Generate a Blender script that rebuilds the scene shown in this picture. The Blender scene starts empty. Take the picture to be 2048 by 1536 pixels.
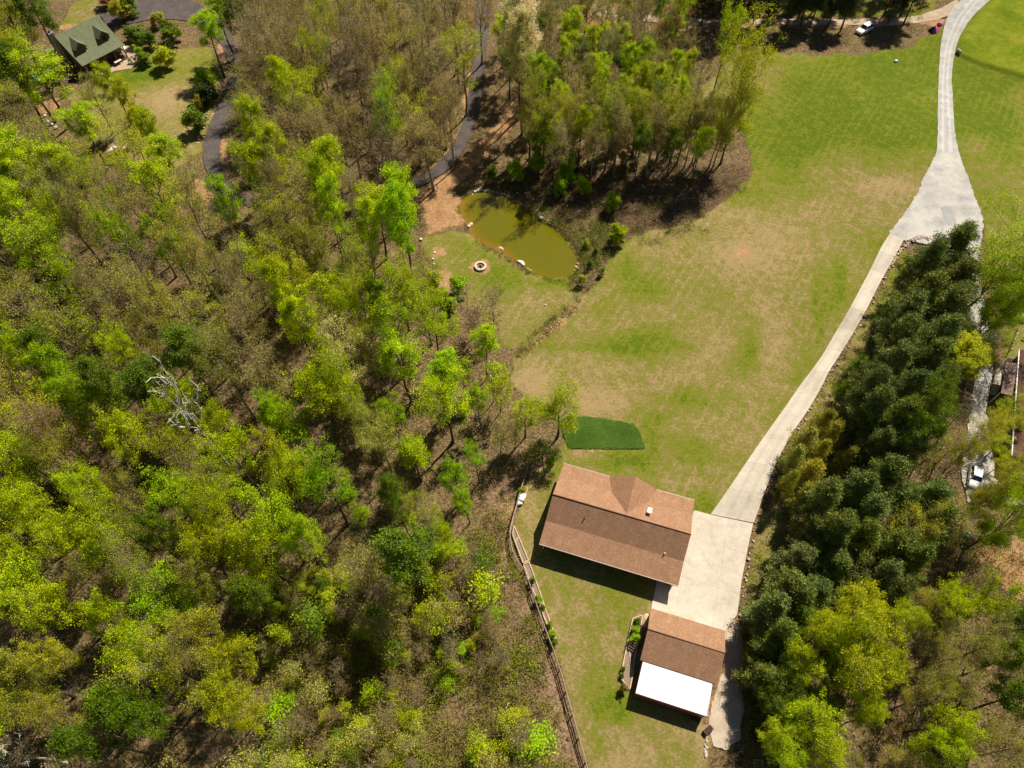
import bpy, bmesh, math, random
import numpy as np
from mathutils import Vector, Matrix

SC = bpy.context.scene
COL = SC.collection
R = math.radians
rng = np.random.default_rng(11)
random.seed(11)

# ---------------------------------------------------------------- camera, sky, sun, exposure
F, TH, CH = 1384.0, R(33.0), 92.0           # focal length in photo pixels (2048 wide), tilt from straight down, height
cam_d = bpy.data.cameras.new('camera')
cam = bpy.data.objects.new('camera', cam_d)
COL.objects.link(cam)
cam.location = (0, 0, CH)
cam.rotation_euler = (TH, 0, 0)
cam_d.sensor_fit = 'HORIZONTAL'
cam_d.sensor_width = 36.0
cam_d.lens = 36.0 * F / 2048.0
cam_d.clip_start = 1.0
cam_d.clip_end = 6000.0
SC.camera = cam

SUN_AZ, SUN_EL = R(55.0), R(51.0)           # azimuth from +X towards +Y
world = bpy.data.worlds.new("World")
SC.world = world
world.use_nodes = True
wn = world.node_tree
bgn = wn.nodes['Background']
sky = wn.nodes.new('ShaderNodeTexSky')
sky.sky_type = 'NISHITA'
sky.sun_disc = False
sky.air_density = .75
sky.dust_density = .4
sky.altitude = 600
sky.sun_elevation = SUN_EL
sky.sun_rotation = math.pi / 2 - SUN_AZ
wn.links.new(sky.outputs[0], bgn.inputs[0])
bgn.inputs[1].default_value = 0.05
sun_d = bpy.data.lights.new('sun', 'SUN')
sun_d.energy = 5.0
sun_d.angle = R(0.5)
sun_d.color = (1.0, 0.93, 0.80)
sun = bpy.data.objects.new('sun', sun_d)
COL.objects.link(sun)
sdir = Vector((math.cos(SUN_EL) * math.cos(SUN_AZ), math.cos(SUN_EL) * math.sin(SUN_AZ), math.sin(SUN_EL)))
sun.rotation_euler = sdir.to_track_quat('Z', 'Y').to_euler()
sun.location = sdir * 200
SC.view_settings.view_transform = 'Standard'
SC.view_settings.look = 'None'
SC.view_settings.gamma = 1.0
SC.view_settings.exposure = 0.5
SC.cycles.max_bounces = 6
SC.cycles.diffuse_bounces = 3
SC.cycles.transmission_bounces = 3
SC.cycles.transparent_max_bounces = 4

# ---------------------------------------------------------------- terrain and pixel <-> ground
sT, cT = math.sin(TH), math.cos(TH)


class VNoise:
    def __init__(s, seed):
        s.t = np.random.default_rng(seed).random((256, 256))

    def __call__(s, x, y):
        xi, yi = np.floor(x), np.floor(y)
        fx, fy = x - xi, y - yi
        fx = fx * fx * (3 - 2 * fx)
        fy = fy * fy * (3 - 2 * fy)
        xi = xi.astype(int) & 255
        yi = yi.astype(int) & 255
        x1, y1 = (xi + 1) & 255, (yi + 1) & 255
        t = s.t
        return (t[xi, yi] * (1 - fx) + t[x1, yi] * fx) * (1 - fy) + (t[xi, y1] * (1 - fx) + t[x1, y1] * fx) * fy

    def fbm(s, x, y, o=4):
        a, v, n = 0.5, 0, 0
        for k in range(o):
            v = v + a * s(x * 2 ** k + 17.3 * k, y * 2 ** k + 5.1 * k)
            n += a
            a *= .5
        return v / n


N1, N2, N3 = VNoise(1), VNoise(2), VNoise(3)


def project(P):
    P = np.asarray(P, float)
    x, y, z = P[..., 0], P[..., 1], P[..., 2] - CH
    d = y * sT - z * cT
    v = y * cT + z * sT
    d = np.where(d < 1, 1, d)
    return np.stack([1024 + F * x / d, 768 - F * v / d], -1)


def ray(px, py):
    u, v = (px - 1024) / F, (768 - py) / F
    return np.array([u, sT + v * cT, -cT + v * sT])


def flat(px, py, z=0.0):
    d = ray(px, py)
    t = (CH - z) / -d[2]
    return d[:2] * t


def mpp(px, py, z=0.0):                      # metres per photo pixel there
    d = ray(px, py)
    return (CH - z) / -d[2] / F


def inpoly(x, y, poly):
    poly = np.asarray(poly, float)
    x, y = np.asarray(x, float), np.asarray(y, float)
    r = np.zeros(x.shape, bool)
    j = len(poly) - 1
    for i in range(len(poly)):
        xi, yi = poly[i]
        xj, yj = poly[j]
        c = ((yi > y) != (yj > y)) & (x < (xj - xi) * (y - yi) / (yj - yi + 1e-9) + xi)
        r ^= c
        j = i
    return r


POND = [(945, 389), (957, 385), (972, 384), (985, 388), (1003, 391), (1022, 398), (1040, 412), (1052, 420), (1068, 432), (1082, 441), (1098, 449),
        (1112, 456), (1127, 470), (1140, 485), (1150, 500), (1157, 515), (1156, 530), (1148, 543), (1135, 550), (1115, 552), (1095, 552), (1078, 548),
        (1062, 541), (1050, 533), (1036, 524), (1020, 512), (1004, 502), (988, 495), (975, 489), (960, 482), (948, 470), (940, 459), (938, 450),
        (932, 440), (925, 430), (918, 420), (920, 406), (932, 395)]
POND_W = np.array([flat(*p) for p in POND])
FIELD = [(1912, 99), (1960, 122), (2048, 152), (2200, 210), (2200, -60), (1990, -10), (1968, 14), (1946, 36), (1930, 58), (1917, 84)]
FIELD_W = np.array([flat(*p) for p in FIELD])


def seg_dist(x, y, poly, closed=True):
    poly = np.asarray(poly, float)
    d = np.full(np.shape(x), 1e9)
    n = len(poly)
    for i in range(n if closed else n - 1):
        a, b = poly[i], poly[(i + 1) % n]
        ab = b - a
        t = np.clip(((x - a[0]) * ab[0] + (y - a[1]) * ab[1]) / (ab @ ab + 1e-9), 0, 1)
        d = np.minimum(d, np.hypot(x - a[0] - t * ab[0], y - a[1] - t * ab[1]))
    return d


def sstep(a, b, x):
    t = np.clip((x - a) / (b - a), 0, 1)
    return t * t * (3 - 2 * t)


def hgt(x, y):
    x, y = np.asarray(x, float), np.asarray(y, float)
    h = 1.1 * np.sin(x * .045 + 1.) * np.sin(y * .05) + .6 * np.sin(x * .08 + y * .06)
    for cx, cy, r0, r1 in ((20, 38, 34, 62), (0, 82, 16, 34), (-96, 150, 12, 24), (96, 66, 10, 20)):
        h = h * sstep(r0, r1, np.hypot(x - cx, y - cy))
    far = sstep(260, 900, np.hypot(x, y - 80))
    h = h * (1 - far) + far * 14 * np.sin(x * .004) * np.cos(y * .005)
    near = (np.abs(x - POND_W[:, 0].mean()) < 30) & (np.abs(y - POND_W[:, 1].mean()) < 25)
    if near.any():
        d = seg_dist(x, y, POND_W)
        ins = inpoly(x, y, POND_W)
        sd = np.where(ins, -d, d)
        h = h - .9 * (1 - sstep(-2.5, 1.6, sd)) - .0
    nf = (x > 80) & (y > 120)
    if nf.any():
        d = seg_dist(x, y, FIELD_W)
        ins = inpoly(x, y, FIELD_W)
        sd = np.where(ins, -d, d)
        h = h + .55 * (1 - sstep(-1.0, .05, sd))
    return h


def ground(px, py):
    """The point of the terrain seen at a photo pixel."""
    z = 0.0
    for _ in range(5):
        p = flat(px, py, z)
        z = float(hgt(p[0], p[1]))
    return Vector((p[0], p[1], z))


def atz(px, py, above):
    """The point ABOVE metres over the terrain seen at a photo pixel."""
    z = above
    for _ in range(5):
        p = flat(px, py, z)
        z = float(hgt(p[0], p[1])) + above
    return Vector((p[0], p[1], z))


# ---------------------------------------------------------------- material helpers
def new_mat(name):
    m = bpy.data.materials.new(name)
    m.use_nodes = True
    nt = m.node_tree
    return m, nt, nt.nodes['Principled BSDF']


class NT:
    def __init__(s, nt):
        s.nt = nt

    def n(s, t, **k):
        nd = s.nt.nodes.new(t)
        for a, b in k.items():
            setattr(nd, a, b)
        return nd

    def l(s, a, b):
        s.nt.links.new(a, b)

    def noise(s, vec, scale, detail=4, rough=.6):
        nd = s.n('ShaderNodeTexNoise')
        nd.inputs['Scale'].default_value = scale
        nd.inputs['Detail'].default_value = detail
        nd.inputs['Roughness'].default_value = rough
        if vec is not None:
            s.l(vec, nd.inputs['Vector'])
        return nd.outputs['Fac']

    def ramp(s, fac, stops, interp='LINEAR'):
        nd = s.n('ShaderNodeValToRGB')
        nd.color_ramp.interpolation = interp
        e = nd.color_ramp.elements
        while len(e) < len(stops):
            e.new(.5)
        for el, (p, c) in zip(e, stops):
            el.position = p
            el.color = (*c, 1) if len(c) == 3 else c
        s.l(fac, nd.inputs[0])
        return nd.outputs[0]

    def mix(s, fac, a, b, mode='MIX'):
        nd = s.n('ShaderNodeMix', data_type='RGBA', blend_type=mode)
        for v, i in ((fac, 0), (a, 6), (b, 7)):
            if isinstance(v, (int, float)):
                nd.inputs[i].default_value = v
            elif isinstance(v, tuple):
                nd.inputs[i].default_value = (*v, 1) if len(v) == 3 else v
            else:
                s.l(v, nd.inputs[i])
        return nd.outputs[2]

    def math(s, op, a, b=0.0, c=None):
        nd = s.n('ShaderNodeMath', operation=op)
        for i, v in enumerate((a, b) if c is None else (a, b, c)):
            if isinstance(v, (int, float)):
                nd.inputs[i].default_value = v
            else:
                s.l(v, nd.inputs[i])
        return nd.outputs[0]

    def mapr(s, v, a, b, c=0.0, d=1.0):
        nd = s.n('ShaderNodeMapRange')
        for i, x in enumerate((v, a, b, c, d)):
            if isinstance(x, (int, float)):
                nd.inputs[i].default_value = x
            else:
                s.l(x, nd.inputs[i])
        return nd.outputs[0]

    def bump(s, h, strength, dist, bsdf):
        nd = s.n('ShaderNodeBump')
        nd.inputs['Strength'].default_value = strength
        nd.inputs['Distance'].default_value = dist
        s.l(h, nd.inputs['Height'])
        s.l(nd.outputs[0], bsdf.inputs['Normal'])

    def pos(s):
        return s.n('ShaderNodeNewGeometry').outputs['Position']

    def obj(s):
        return s.n('ShaderNodeTexCoord').outputs['Object']

    def uv(s):
        return s.n('ShaderNodeTexCoord').outputs['UV']

    def scalev(s, v, sc, rot=0.0):
        nd = s.n('ShaderNodeMapping')
        nd.inputs['Scale'].default_value = sc
        nd.inputs['Rotation'].default_value = (0, 0, rot)
        s.l(v, nd.inputs['Vector'])
        return nd.outputs[0]


MATS = {}


def plain(name, col, rough=.7, metal=0.0, var=.15, scale=3.0, spec=.3, bump=0.0, objcol=False):
    """A surface of one colour with grime: two scales of noise over the base colour."""
    if name in MATS:
        return MATS[name]
    m, nt, b = new_mat(name)
    g = NT(nt)
    v = g.obj()
    f1 = g.noise(v, scale, 5)
    f2 = g.noise(v, scale * 9, 3)
    f = g.math('ADD', g.math('MULTIPLY', f1, .6), g.math('MULTIPLY', f2, .4))
    val = g.mapr(f, .3, .7, 1 - var, 1 + var)
    base = (*col, 1)
    if objcol:
        oi = g.n('ShaderNodeObjectInfo')
        base = oi.outputs['Color']
    vc = g.n('ShaderNodeCombineColor')
    for i in range(3):
        g.l(val, vc.inputs[i])
    c = g.mix(1.0, base if not isinstance(base, tuple) else base, vc.outputs[0], 'MULTIPLY')
    g.l(c, b.inputs['Base Color'])
    b.inputs['Roughness'].default_value = rough
    b.inputs['Metallic'].default_value = metal
    b.inputs['Specular IOR Level'].default_value = spec
    if bump:
        g.bump(f2, .6, bump, b)
    MATS[name] = m
    return m


def leaf_mat(name, trans=.35, var=.24, hue=.03, clump=.7, cl_lo=.72, cl_hi=1.25):
    m, nt, b = new_mat(name)
    g = NT(nt)
    oi = g.n('ShaderNodeObjectInfo')
    geo = g.n('ShaderNodeNewGeometry')
    rp = geo.outputs['Random Per Island']
    hsv = g.n('ShaderNodeHueSaturation')
    g.l(g.mapr(rp, 0, 1, .5 - hue, .5 + hue), hsv.inputs['Hue'])
    rp2 = g.math('FRACT', g.math('MULTIPLY', rp, 37.7))
    cl = g.noise(g.obj(), clump, 2)
    val = g.math('MULTIPLY', g.mapr(rp2, 0, 1, 1 - var, 1 + var), g.mapr(cl, .3, .7, cl_lo, cl_hi))
    g.l(val, hsv.inputs['Value'])
    g.l(g.mapr(cl, .3, .7, .95, 1.08), hsv.inputs['Saturation'])
    g.l(oi.outputs['Color'], hsv.inputs['Color'])
    g.l(hsv.outputs[0], b.inputs['Base Color'])
    b.inputs['Roughness'].default_value = .55
    b.inputs['Specular IOR Level'].default_value = .25
    tr = g.n('ShaderNodeBsdfTranslucent')
    g.l(hsv.outputs[0], tr.inputs[0])
    mx = g.n('ShaderNodeMixShader')
    mx.inputs[0].default_value = trans
    g.l(b.outputs[0], mx.inputs[1])
    g.l(tr.outputs[0], mx.inputs[2])
    g.l(mx.outputs[0], nt.nodes['Material Output'].inputs[0])
    return m


LEAF = leaf_mat('spring_leaf', trans=.40, hue=.016, cl_lo=.64, cl_hi=1.3)
NEEDLE = leaf_mat('pine_needles', trans=.2, var=.4, hue=.02, clump=.9, cl_lo=.6, cl_hi=1.4)


def brush_mat(name, stops, trans=.25):
    m, nt, b = new_mat(name)
    g = NT(nt)
    geo = g.n('ShaderNodeNewGeometry')
    rp = geo.outputs['Random Per Island']
    big = g.noise(geo.outputs['Position'], .16, 3)
    f = g.math('ADD', g.math('MULTIPLY', rp, .75), g.mapr(big, .35, .65, -.12, .37))
    c = g.ramp(f, stops)
    g.l(c, b.inputs['Base Color'])
    b.inputs['Roughness'].default_value = .7
    b.inputs['Specular IOR Level'].default_value = .15
    tr = g.n('ShaderNodeBsdfTranslucent')
    g.l(c, tr.inputs[0])
    mx = g.n('ShaderNodeMixShader')
    mx.inputs[0].default_value = trans
    g.l(b.outputs[0], mx.inputs[1])
    g.l(tr.outputs[0], mx.inputs[2])
    g.l(mx.outputs[0], nt.nodes['Material Output'].inputs[0])
    return m


# ---------------------------------------------------------------- object helpers
def tag(o, label=None, cat=None, group=None, kind=None):
    if label:
        o['label'] = label
    if cat:
        o['category'] = cat
    if group:
        o['group'] = group
    if kind:
        o['kind'] = kind
    return o


def empty(name, loc, rz=0.0, label=None, cat=None, group=None):
    o = bpy.data.objects.new(name, None)
    o.empty_display_size = .3
    COL.objects.link(o)
    o.location = loc
    o.rotation_euler = (0, 0, rz)
    return tag(o, label, cat, group)


def link(name, me, mat=None, parent=None, loc=None, rz=None):
    o = bpy.data.objects.new(name, me)
    COL.objects.link(o)
    if mat is not None and not me.materials:
        me.materials.append(mat)
    if parent is not None:
        o.parent = parent
    if loc is not None:
        o.location = loc
    if rz is not None:
        o.rotation_euler = (0, 0, rz)
    return o


def mesh_np(name, V, Fq, k=4, smooth=False):
    """Mesh from arrays: V (n,3), Fq (m,k)."""
    me = bpy.data.meshes.new(name)
    V = np.asarray(V, np.float32)
    Fq = np.asarray(Fq, np.int32)
    me.vertices.add(len(V))
    me.vertices.foreach_set('co', V.ravel())
    me.loops.add(Fq.size)
    me.loops.foreach_set('vertex_index', Fq.ravel())
    me.polygons.add(len(Fq))
    me.polygons.foreach_set('loop_start', np.arange(0, Fq.size, k, dtype=np.int32))
    me.polygons.foreach_set('use_smooth', np.full(len(Fq), smooth))
    me.update(calc_edges=True)
    return me


class MB:
    """Collects boxes, prisms and tubes and links them as one mesh."""

    def __init__(s):
        s.v, s.f = [], []

    def add(s, vs, fs):
        o = len(s.v)
        s.v += [tuple(p) for p in vs]
        s.f += [tuple(i + o for i in f) for f in fs]
        return s

    def box(s, c, d, rz=0.0, rx=0.0, ry=0.0):
        m = Matrix.Rotation(rz, 3, 'Z') @ Matrix.Rotation(ry, 3, 'Y') @ Matrix.Rotation(rx, 3, 'X')
        vs = [Vector(c) + m @ Vector((sx * d[0] / 2, sy * d[1] / 2, sz * d[2] / 2)) for sx in (-1, 1) for sy in (-1, 1) for sz in (-1, 1)]
        return s.add(vs, [(0, 1, 3, 2), (4, 6, 7, 5), (0, 4, 5, 1), (2, 3, 7, 6), (0, 2, 6, 4), (1, 5, 7, 3)])

    def prism(s, poly, z0, z1, taper=1.0):
        n = len(poly)
        cx = sum(p[0] for p in poly) / n
        cy = sum(p[1] for p in poly) / n
        lo = [(p[0], p[1], z0) for p in poly]
        hi = [(cx + (p[0] - cx) * taper, cy + (p[1] - cy) * taper, z1) for p in poly]
        a = sum(poly[i][0] * poly[(i + 1) % n][1] - poly[(i + 1) % n][0] * poly[i][1] for i in range(n))
        if a < 0:
            lo.reverse()
            hi.reverse()
        return s.add(lo + hi, [tuple(range(n - 1, -1, -1)), tuple(range(n, 2 * n))] + [(i, (i + 1) % n, n + (i + 1) % n, n + i) for i in range(n)])

    def slab(s, quad, th):
        """A plate of thickness TH under the corners QUAD."""
        q = [Vector(p) for p in quad]
        nrm = (q[1] - q[0]).cross(q[2] - q[0]).normalized()
        if nrm.z < 0:
            q.reverse()
            nrm = -nrm
        n = len(q)
        lo = [p - nrm * th for p in q]
        return s.add(lo + q, [tuple(range(n - 1, -1, -1)), tuple(range(n, 2 * n))] + [(i, (i + 1) % n, n + (i + 1) % n, n + i) for i in range(n)])

    def tube(s, pts, rad, n=6, caps=True):
        pts = [Vector(p) for p in pts]
        if not hasattr(rad, '__len__'):
            rad = [rad] * len(pts)
        vs, fs = [], []
        for i, p in enumerate(pts):
            d = (pts[min(i + 1, len(pts) - 1)] - pts[max(i - 1, 0)]).normalized()
            a = d.cross(Vector((.31, .87, .39))).normalized()
            b = d.cross(a)
            for k in range(n):
                t = 2 * math.pi * k / n
                vs.append(p + (a * math.cos(t) + b * math.sin(t)) * rad[i])
        for i in range(len(pts) - 1):
            for k in range(n):
                fs.append((i * n + k, i * n + (k + 1) % n, (i + 1) * n + (k + 1) % n, (i + 1) * n + k))
        if caps:
            fs.append(tuple(range(n - 1, -1, -1)))
            fs.append(tuple((len(pts) - 1) * n + k for k in range(n)))
        return s.add(vs, fs)

    def lathe(s, prof, c=(0, 0, 0), n=16):
        vs, fs = [], []
        for r, z in prof:
            for k in range(n):
                t = 2 * math.pi * k / n
                vs.append((c[0] + r * math.cos(t), c[1] + r * math.sin(t), c[2] + z))
        for i in range(len(prof) - 1):
            for k in range(n):
                fs.append((i * n + k, i * n + (k + 1) % n, (i + 1) * n + (k + 1) % n, (i + 1) * n + k))
        fs.append(tuple(range(n - 1, -1, -1)))
        fs.append(tuple((len(prof) - 1) * n + k for k in range(n)))
        return s.add(vs, fs)

    def build(s, name, mat, parent=None, loc=None, rz=None, bevel=0.0, smooth=False, uv=False):
        me = bpy.data.meshes.new(name)
        me.from_pydata(s.v, [], s.f)
        if bevel:
            bm = bmesh.new()
            bm.from_mesh(me)
            bmesh.ops.bevel(bm, geom=bm.edges[:], offset=bevel, segments=2, affect='EDGES', clamp_overlap=True)
            bm.to_mesh(me)
            bm.free()
        if smooth:
            me.polygons.foreach_set('use_smooth', [True] * len(me.polygons))
        me.update()
        if uv:
            slope_uv(me)
        return link(name, me, mat, parent, loc, rz)


def slope_uv(me):
    """UV in metres: u along the slope's level lines, v up the slope."""
    lay = me.uv_layers.new(name='UVMap')
    for p in me.polygons:
        n = p.normal
        h = Vector((0, 0, 1)).cross(n)
        if h.length < 1e-3:
            h = Vector((1, 0, 0))
        h.normalize()
        w = n.cross(h)
        for li in p.loop_indices:
            c = me.vertices[me.loops[li].vertex_index].co
            lay.data[li].uv = (c.dot(h), c.dot(w))


def copy_tree(o, parent=None):
    c = o.copy()
    COL.objects.link(c)
    if parent is not None:
        c.parent = parent
    for ch in KIDS(o):
        copy_tree(ch, c)
    return c


def KIDS(o):
    return [x for x in o.children]


# ---------------------------------------------------------------- ground sheet
LAWN_Y = [(1440, 140), (1500, 100), (1640, 112), (1800, 100), (1880, 60), (1905, 30), (1905, 330), (1840, 400), (1790, 470), (1700, 640), (1560, 860),
          (1440, 1040), (1388, 1060), (1330, 1240), (1300, 1400), (1420, 1450), (1412, 1536), (1400, 1600), (1200, 1600), (1178, 1536), (1112, 1300),
          (1055, 1130), (1030, 1060), (1050, 960), (1125, 900), (1130, 870), (1090, 810), (1018, 765), (1030, 715), (1090, 660), (1160, 600), (1195, 560),
          (1215, 520), (1265, 470), (1300, 460), (1380, 445), (1480, 385), (1512, 335), (1490, 270), (1440, 230), (1400, 180)]
LAWN_P = [(835, 480), (870, 470), (930, 462), (1000, 510), (1060, 548), (1140, 556), (1162, 595), (1090, 660), (1020, 705), (985, 640), (905, 600), (885, 540)]
LAWN_R = [(1912, 60), (1985, -20), (2300, -60), (2300, 660), (2048, 650), (1990, 560), (1962, 430), (1912, 290), (1903, 150)]
LAWN_G = [(135, 195), (240, 135), (300, 100), (420, 95), (447, 150), (430, 220), (400, 300), (335, 345), (240, 310), (165, 250)]
LAWN_H = [(2004, 650), (2060, 640), (2060, 725), (2008, 716)]
LAWN_N = [(150, 0), (215, -10), (240, 10), (150, 60), (110, 62)]
LAWN_TOP = [(1560, -40), (1880, -40), (1870, 30), (1560, 30)]
DIRT = [
    [(840, 385), (870, 365), (920, 330), (960, 290), (1000, 235), (1022, 195), (1045, 200), (1015, 270), (975, 310), (935, 352), (890, 388), (855, 410), (830, 402)],
    [(868, 490), (890, 490), (892, 510), (868, 515)],
    [(862, 540), (895, 540), (905, 580), (885, 598), (865, 575)],
    [(395, 355), (425, 370), (440, 400), (400, 410), (380, 390)],
    [(436, 270), (452, 262), (450, 330), (462, 345), (445, 345)],
    [(440, 70), (452, 70), (455, 160), (425, 240), (412, 250), (440, 190)],
    [(945, 520), (975, 520), (982, 545), (940, 548)], [(942, 528), (950, 516), (972, 516), (982, 530), (978, 548), (962, 553), (945, 546)],
    [(1110, 60), (1350, 30), (1350, 5), (1180, 5)],
    [(1138, 896), (1284, 899), (1290, 893), (1296, 898), (1287, 905), (1136, 902)],
    [(940, 100), (952, 60), (946, 150), (938, 205), (928, 252), (906, 296), (880, 330), (835, 358), (835, 345), (875, 318), (900, 285), (918, 248), (930, 200)],
    [(1360, 40), (1880, 34), (1890, 48), (1360, 60)],
    [(1440, 1262), (1490, 1240), (1494, 1320), (1480, 1480), (1420, 1500), (1405, 1440), (1430, 1370)],
    [(1468, 503), (1486, 496), (1503, 506), (1490, 520), (1472, 518)],
    [(1055, 690), (1095, 655), (1160, 600), (1172, 606), (1110, 662), (1066, 698)],
    [(1960, 1080), (2060, 1040), (2060, 1200), (2010, 1180), (1960, 1130)],
    [(1760, 1480), (1800, 1420), (1830, 1440), (1800, 1536), (1740, 1536)],
    [(1000, 1010), (1030, 1010), (1020, 1050), (998, 1060)],
    [(850, 395), (930, 390), (925, 450), (855, 470), (842, 430)],
    [(60, 205), (120, 195), (110, 225), (60, 230)], [(210, 285), (260, 290), (255, 312), (212, 308)],
    [(120, 45), (155, 40), (150, 60), (118, 60)],
]
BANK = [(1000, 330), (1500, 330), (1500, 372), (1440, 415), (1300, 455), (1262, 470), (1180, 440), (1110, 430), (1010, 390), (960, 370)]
SLOPE = [(985, 980), (1045, 935), (1050, 960), (1020, 1040), (1016, 1085), (1050, 1150), (1085, 1270), (1110, 1320), (1180, 1560), (1110, 1560), (1040, 1250), (985, 1100)]
# (x, y, rx, ry, strength): where the lawn is greener (or, below zero, drier) than the rest
GREEN = [(1700, 190, 190, 110, .75), (1570, 290, 90, 60, .5), (1500, 390, 60, 30, .7), (1800, 280, 80, 60, .5), (1600, 250, 140, 60, .35), (1460, 300, 60, 60, .2), (1950, 190, 60, 110, .8), (2010, 250, 60, 60, .8), (1830, 180, 60, 110, .4),
         (1980, 60, 90, 90, 1.1), (2030, 120, 60, 40, .8), (2000, 420, 60, 60, .4), (1190, 690, 60, 16, .8), (1290, 670, 55, 22, .7), (1260, 700, 50, 18, .6), (1370, 690, 40, 18, .5),
         (1500, 690, 20, 45, .8), (1480, 730, 40, 25, .6), (1290, 570, 40, 30, .5), (1250, 540, 25, 35, .6), (1200, 620, 30, 25, .5), (1090, 690, 30, 20, .6), (1370, 800, 40, 22, .9),
         (1310, 830, 45, 22, .6), (1300, 870, 30, 30, .5), (1240, 920, 40, 20, .8), (1290, 930, 30, 30, .5), (1390, 900, 50, 30, .5), (1410, 1010, 24, 20, .9), (1640, 650, 18, 90, .7),
         (1600, 740, 25, 60, .6), (1680, 560, 16, 60, .6), (1560, 830, 25, 40, .4), (1110, 930, 25, 30, .5), (1095, 1000, 25, 50, .3), (1120, 1180, 25, 40, .5), (1230, 1190, 55, 40, .6), (1250, 1250, 20, 40, .6),
         (1190, 1260, 30, 40, .4), (1150, 1300, 24, 40, .2), (1170, 1350, 40, 40, .4), (1230, 1380, 60, 45, .6), (1220, 1420, 50, 30, .6), (1340, 1510, 30, 40, .5), (1200, 1500, 20, 30, .4), (1290, 1440, 70, 30, .3),
         (990, 560, 60, 30, .7), (1040, 590, 70, 40, .35), (950, 510, 40, 25, .3), (1120, 565, 40, 12, .9), (250, 145, 60, 20, .8), (300, 160, 50, 30, .4), (1830, 480, 30, 60, .2),
         (1480, 510, 40, 25, -.6), (1570, 480, 120, 60, -.35), (1300, 640, 60, 30, -.3), (1050, 770, 50, 30, -.9), (1180, 800, 60, 20, -.6), (1440, 850, 60, 50, -.35), (1350, 750, 60, 30, -.25), (1790, 370, 70, 20, -.5),
         (1420, 180, 60, 60, -.5), (1540, 190, 30, 60, -.4), (1170, 910, 30, 8, -.6), (1070, 1040, 25, 60, -.3), (1150, 1330, 20, 40, -.6), (1110, 1220, 14, 60, -.5), (1290, 1530, 60, 30, -.3), (1950, 290, 30, 30, -.5),
         (330, 210, 50, 50, -.5), (1060, 600, 40, 25, -.4), (1980, 330, 60, 50, -.2)]

core_x = np.arange(-150, 150.01, .5)
core_y = np.arange(-24, 216.01, .5)
ext = np.cumsum(4 * 1.42 ** np.arange(17))
GX = np.concatenate([-150 - ext[::-1], core_x, 150 + ext])
GY = np.concatenate([-24 - ext[::-1], core_y, 216 + ext])
XX, YY = np.meshgrid(GX, GY, indexing='ij')
ZZ = hgt(XX, YY)
PXY = project(np.stack([XX, YY, ZZ], -1))
wob = 9.0
PX = PXY[..., 0] + (N1.fbm(XX * .35, YY * .35, 3) - .5) * 2 * wob
PY = PXY[..., 1] + (N2.fbm(XX * .35, YY * .35, 3) - .5) * 2 * wob
incore = (np.abs(XX) < 151) & (YY > -25) & (YY < 217) & (YY * sT + (CH - ZZ) * cT > 5)


def blur(m, k=1):
    for _ in range(k):
        m = m.copy()
        m[1:-1, :] = (m[:-2, :] + 2 * m[1:-1, :] + m[2:, :]) / 4
        m[:, 1:-1] = (m[:, :-2] + 2 * m[:, 1:-1] + m[:, 2:]) / 4
    return m


lawn = np.zeros(XX.shape)
LAWN_W = [(1812, 495), (1798, 512), (1770, 565), (1720, 660), (1660, 760), (1600, 860), (1560, 950), (1530, 1040), (1510, 1090), (1497, 1160), (1488, 1250), (1530, 1260), (1580, 1050), (1650, 900), (1740, 740), (1830, 540)]
for p in (LAWN_W, LAWN_Y, LAWN_P, LAWN_R, LAWN_G, LAWN_H, LAWN_N, LAWN_TOP):
    lawn = np.maximum(lawn, (inpoly(PX, PY, p) & incore).astype(float))
lawn = blur(lawn, 2)
dirt = np.zeros(XX.shape)
for p in DIRT:
    dirt = np.maximum(dirt, (inpoly(PX, PY, p) & incore).astype(float))
dirt = blur(dirt, 2)
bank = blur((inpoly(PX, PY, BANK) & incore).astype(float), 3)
slope_m = blur((inpoly(PX, PY, SLOPE) & incore).astype(float), 2)
green = .50 - .08 * sstep(420, 640, PXY[..., 1])
for x, y, rx, ry, a in GREEN:
    d = ((PXY[..., 0] - x) / rx) ** 2 + ((PXY[..., 1] - y) / ry) ** 2
    green += a * .62 * np.exp(-d)
green = np.clip(green + (N3.fbm(XX * .09, YY * .09, 4) - .5) * .75, 0, 1)
rough_field = blur((inpoly(PXY[..., 0], PXY[..., 1], FIELD) & incore).astype(float), 1)
# small-scale relief of the wood floor and banks
zz = ZZ - (1 - lawn) * (1 - dirt) * incore * N2.fbm(XX * .3, YY * .3, 3) * .3 - incore * lawn * N1.fbm(XX * .5, YY * .5, 2) * .05
nx, ny = XX.shape
V = np.stack([XX, YY, zz], -1).reshape(-1, 3)
ii = np.arange(nx * ny).reshape(nx, ny)
Fq = np.stack([ii[:-1, :-1], ii[1:, :-1], ii[1:, 1:], ii[:-1, 1:]], -1).reshape(-1, 4)
gme = mesh_np('ground', V, Fq, smooth=True)


def add_attr(me, name, arr):
    a = me.color_attributes.new(name, 'FLOAT_COLOR', 'POINT')
    a.data.foreach_set('color', np.asarray(arr, np.float32).ravel())


one = np.ones(nx * ny)
add_attr(gme, 'cover', np.stack([lawn.ravel(), green.ravel(), dirt.ravel(), one], -1))
add_attr(gme, 'cover_b', np.stack([bank.ravel(), slope_m.ravel(), rough_field.ravel(), one], -1))

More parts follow.
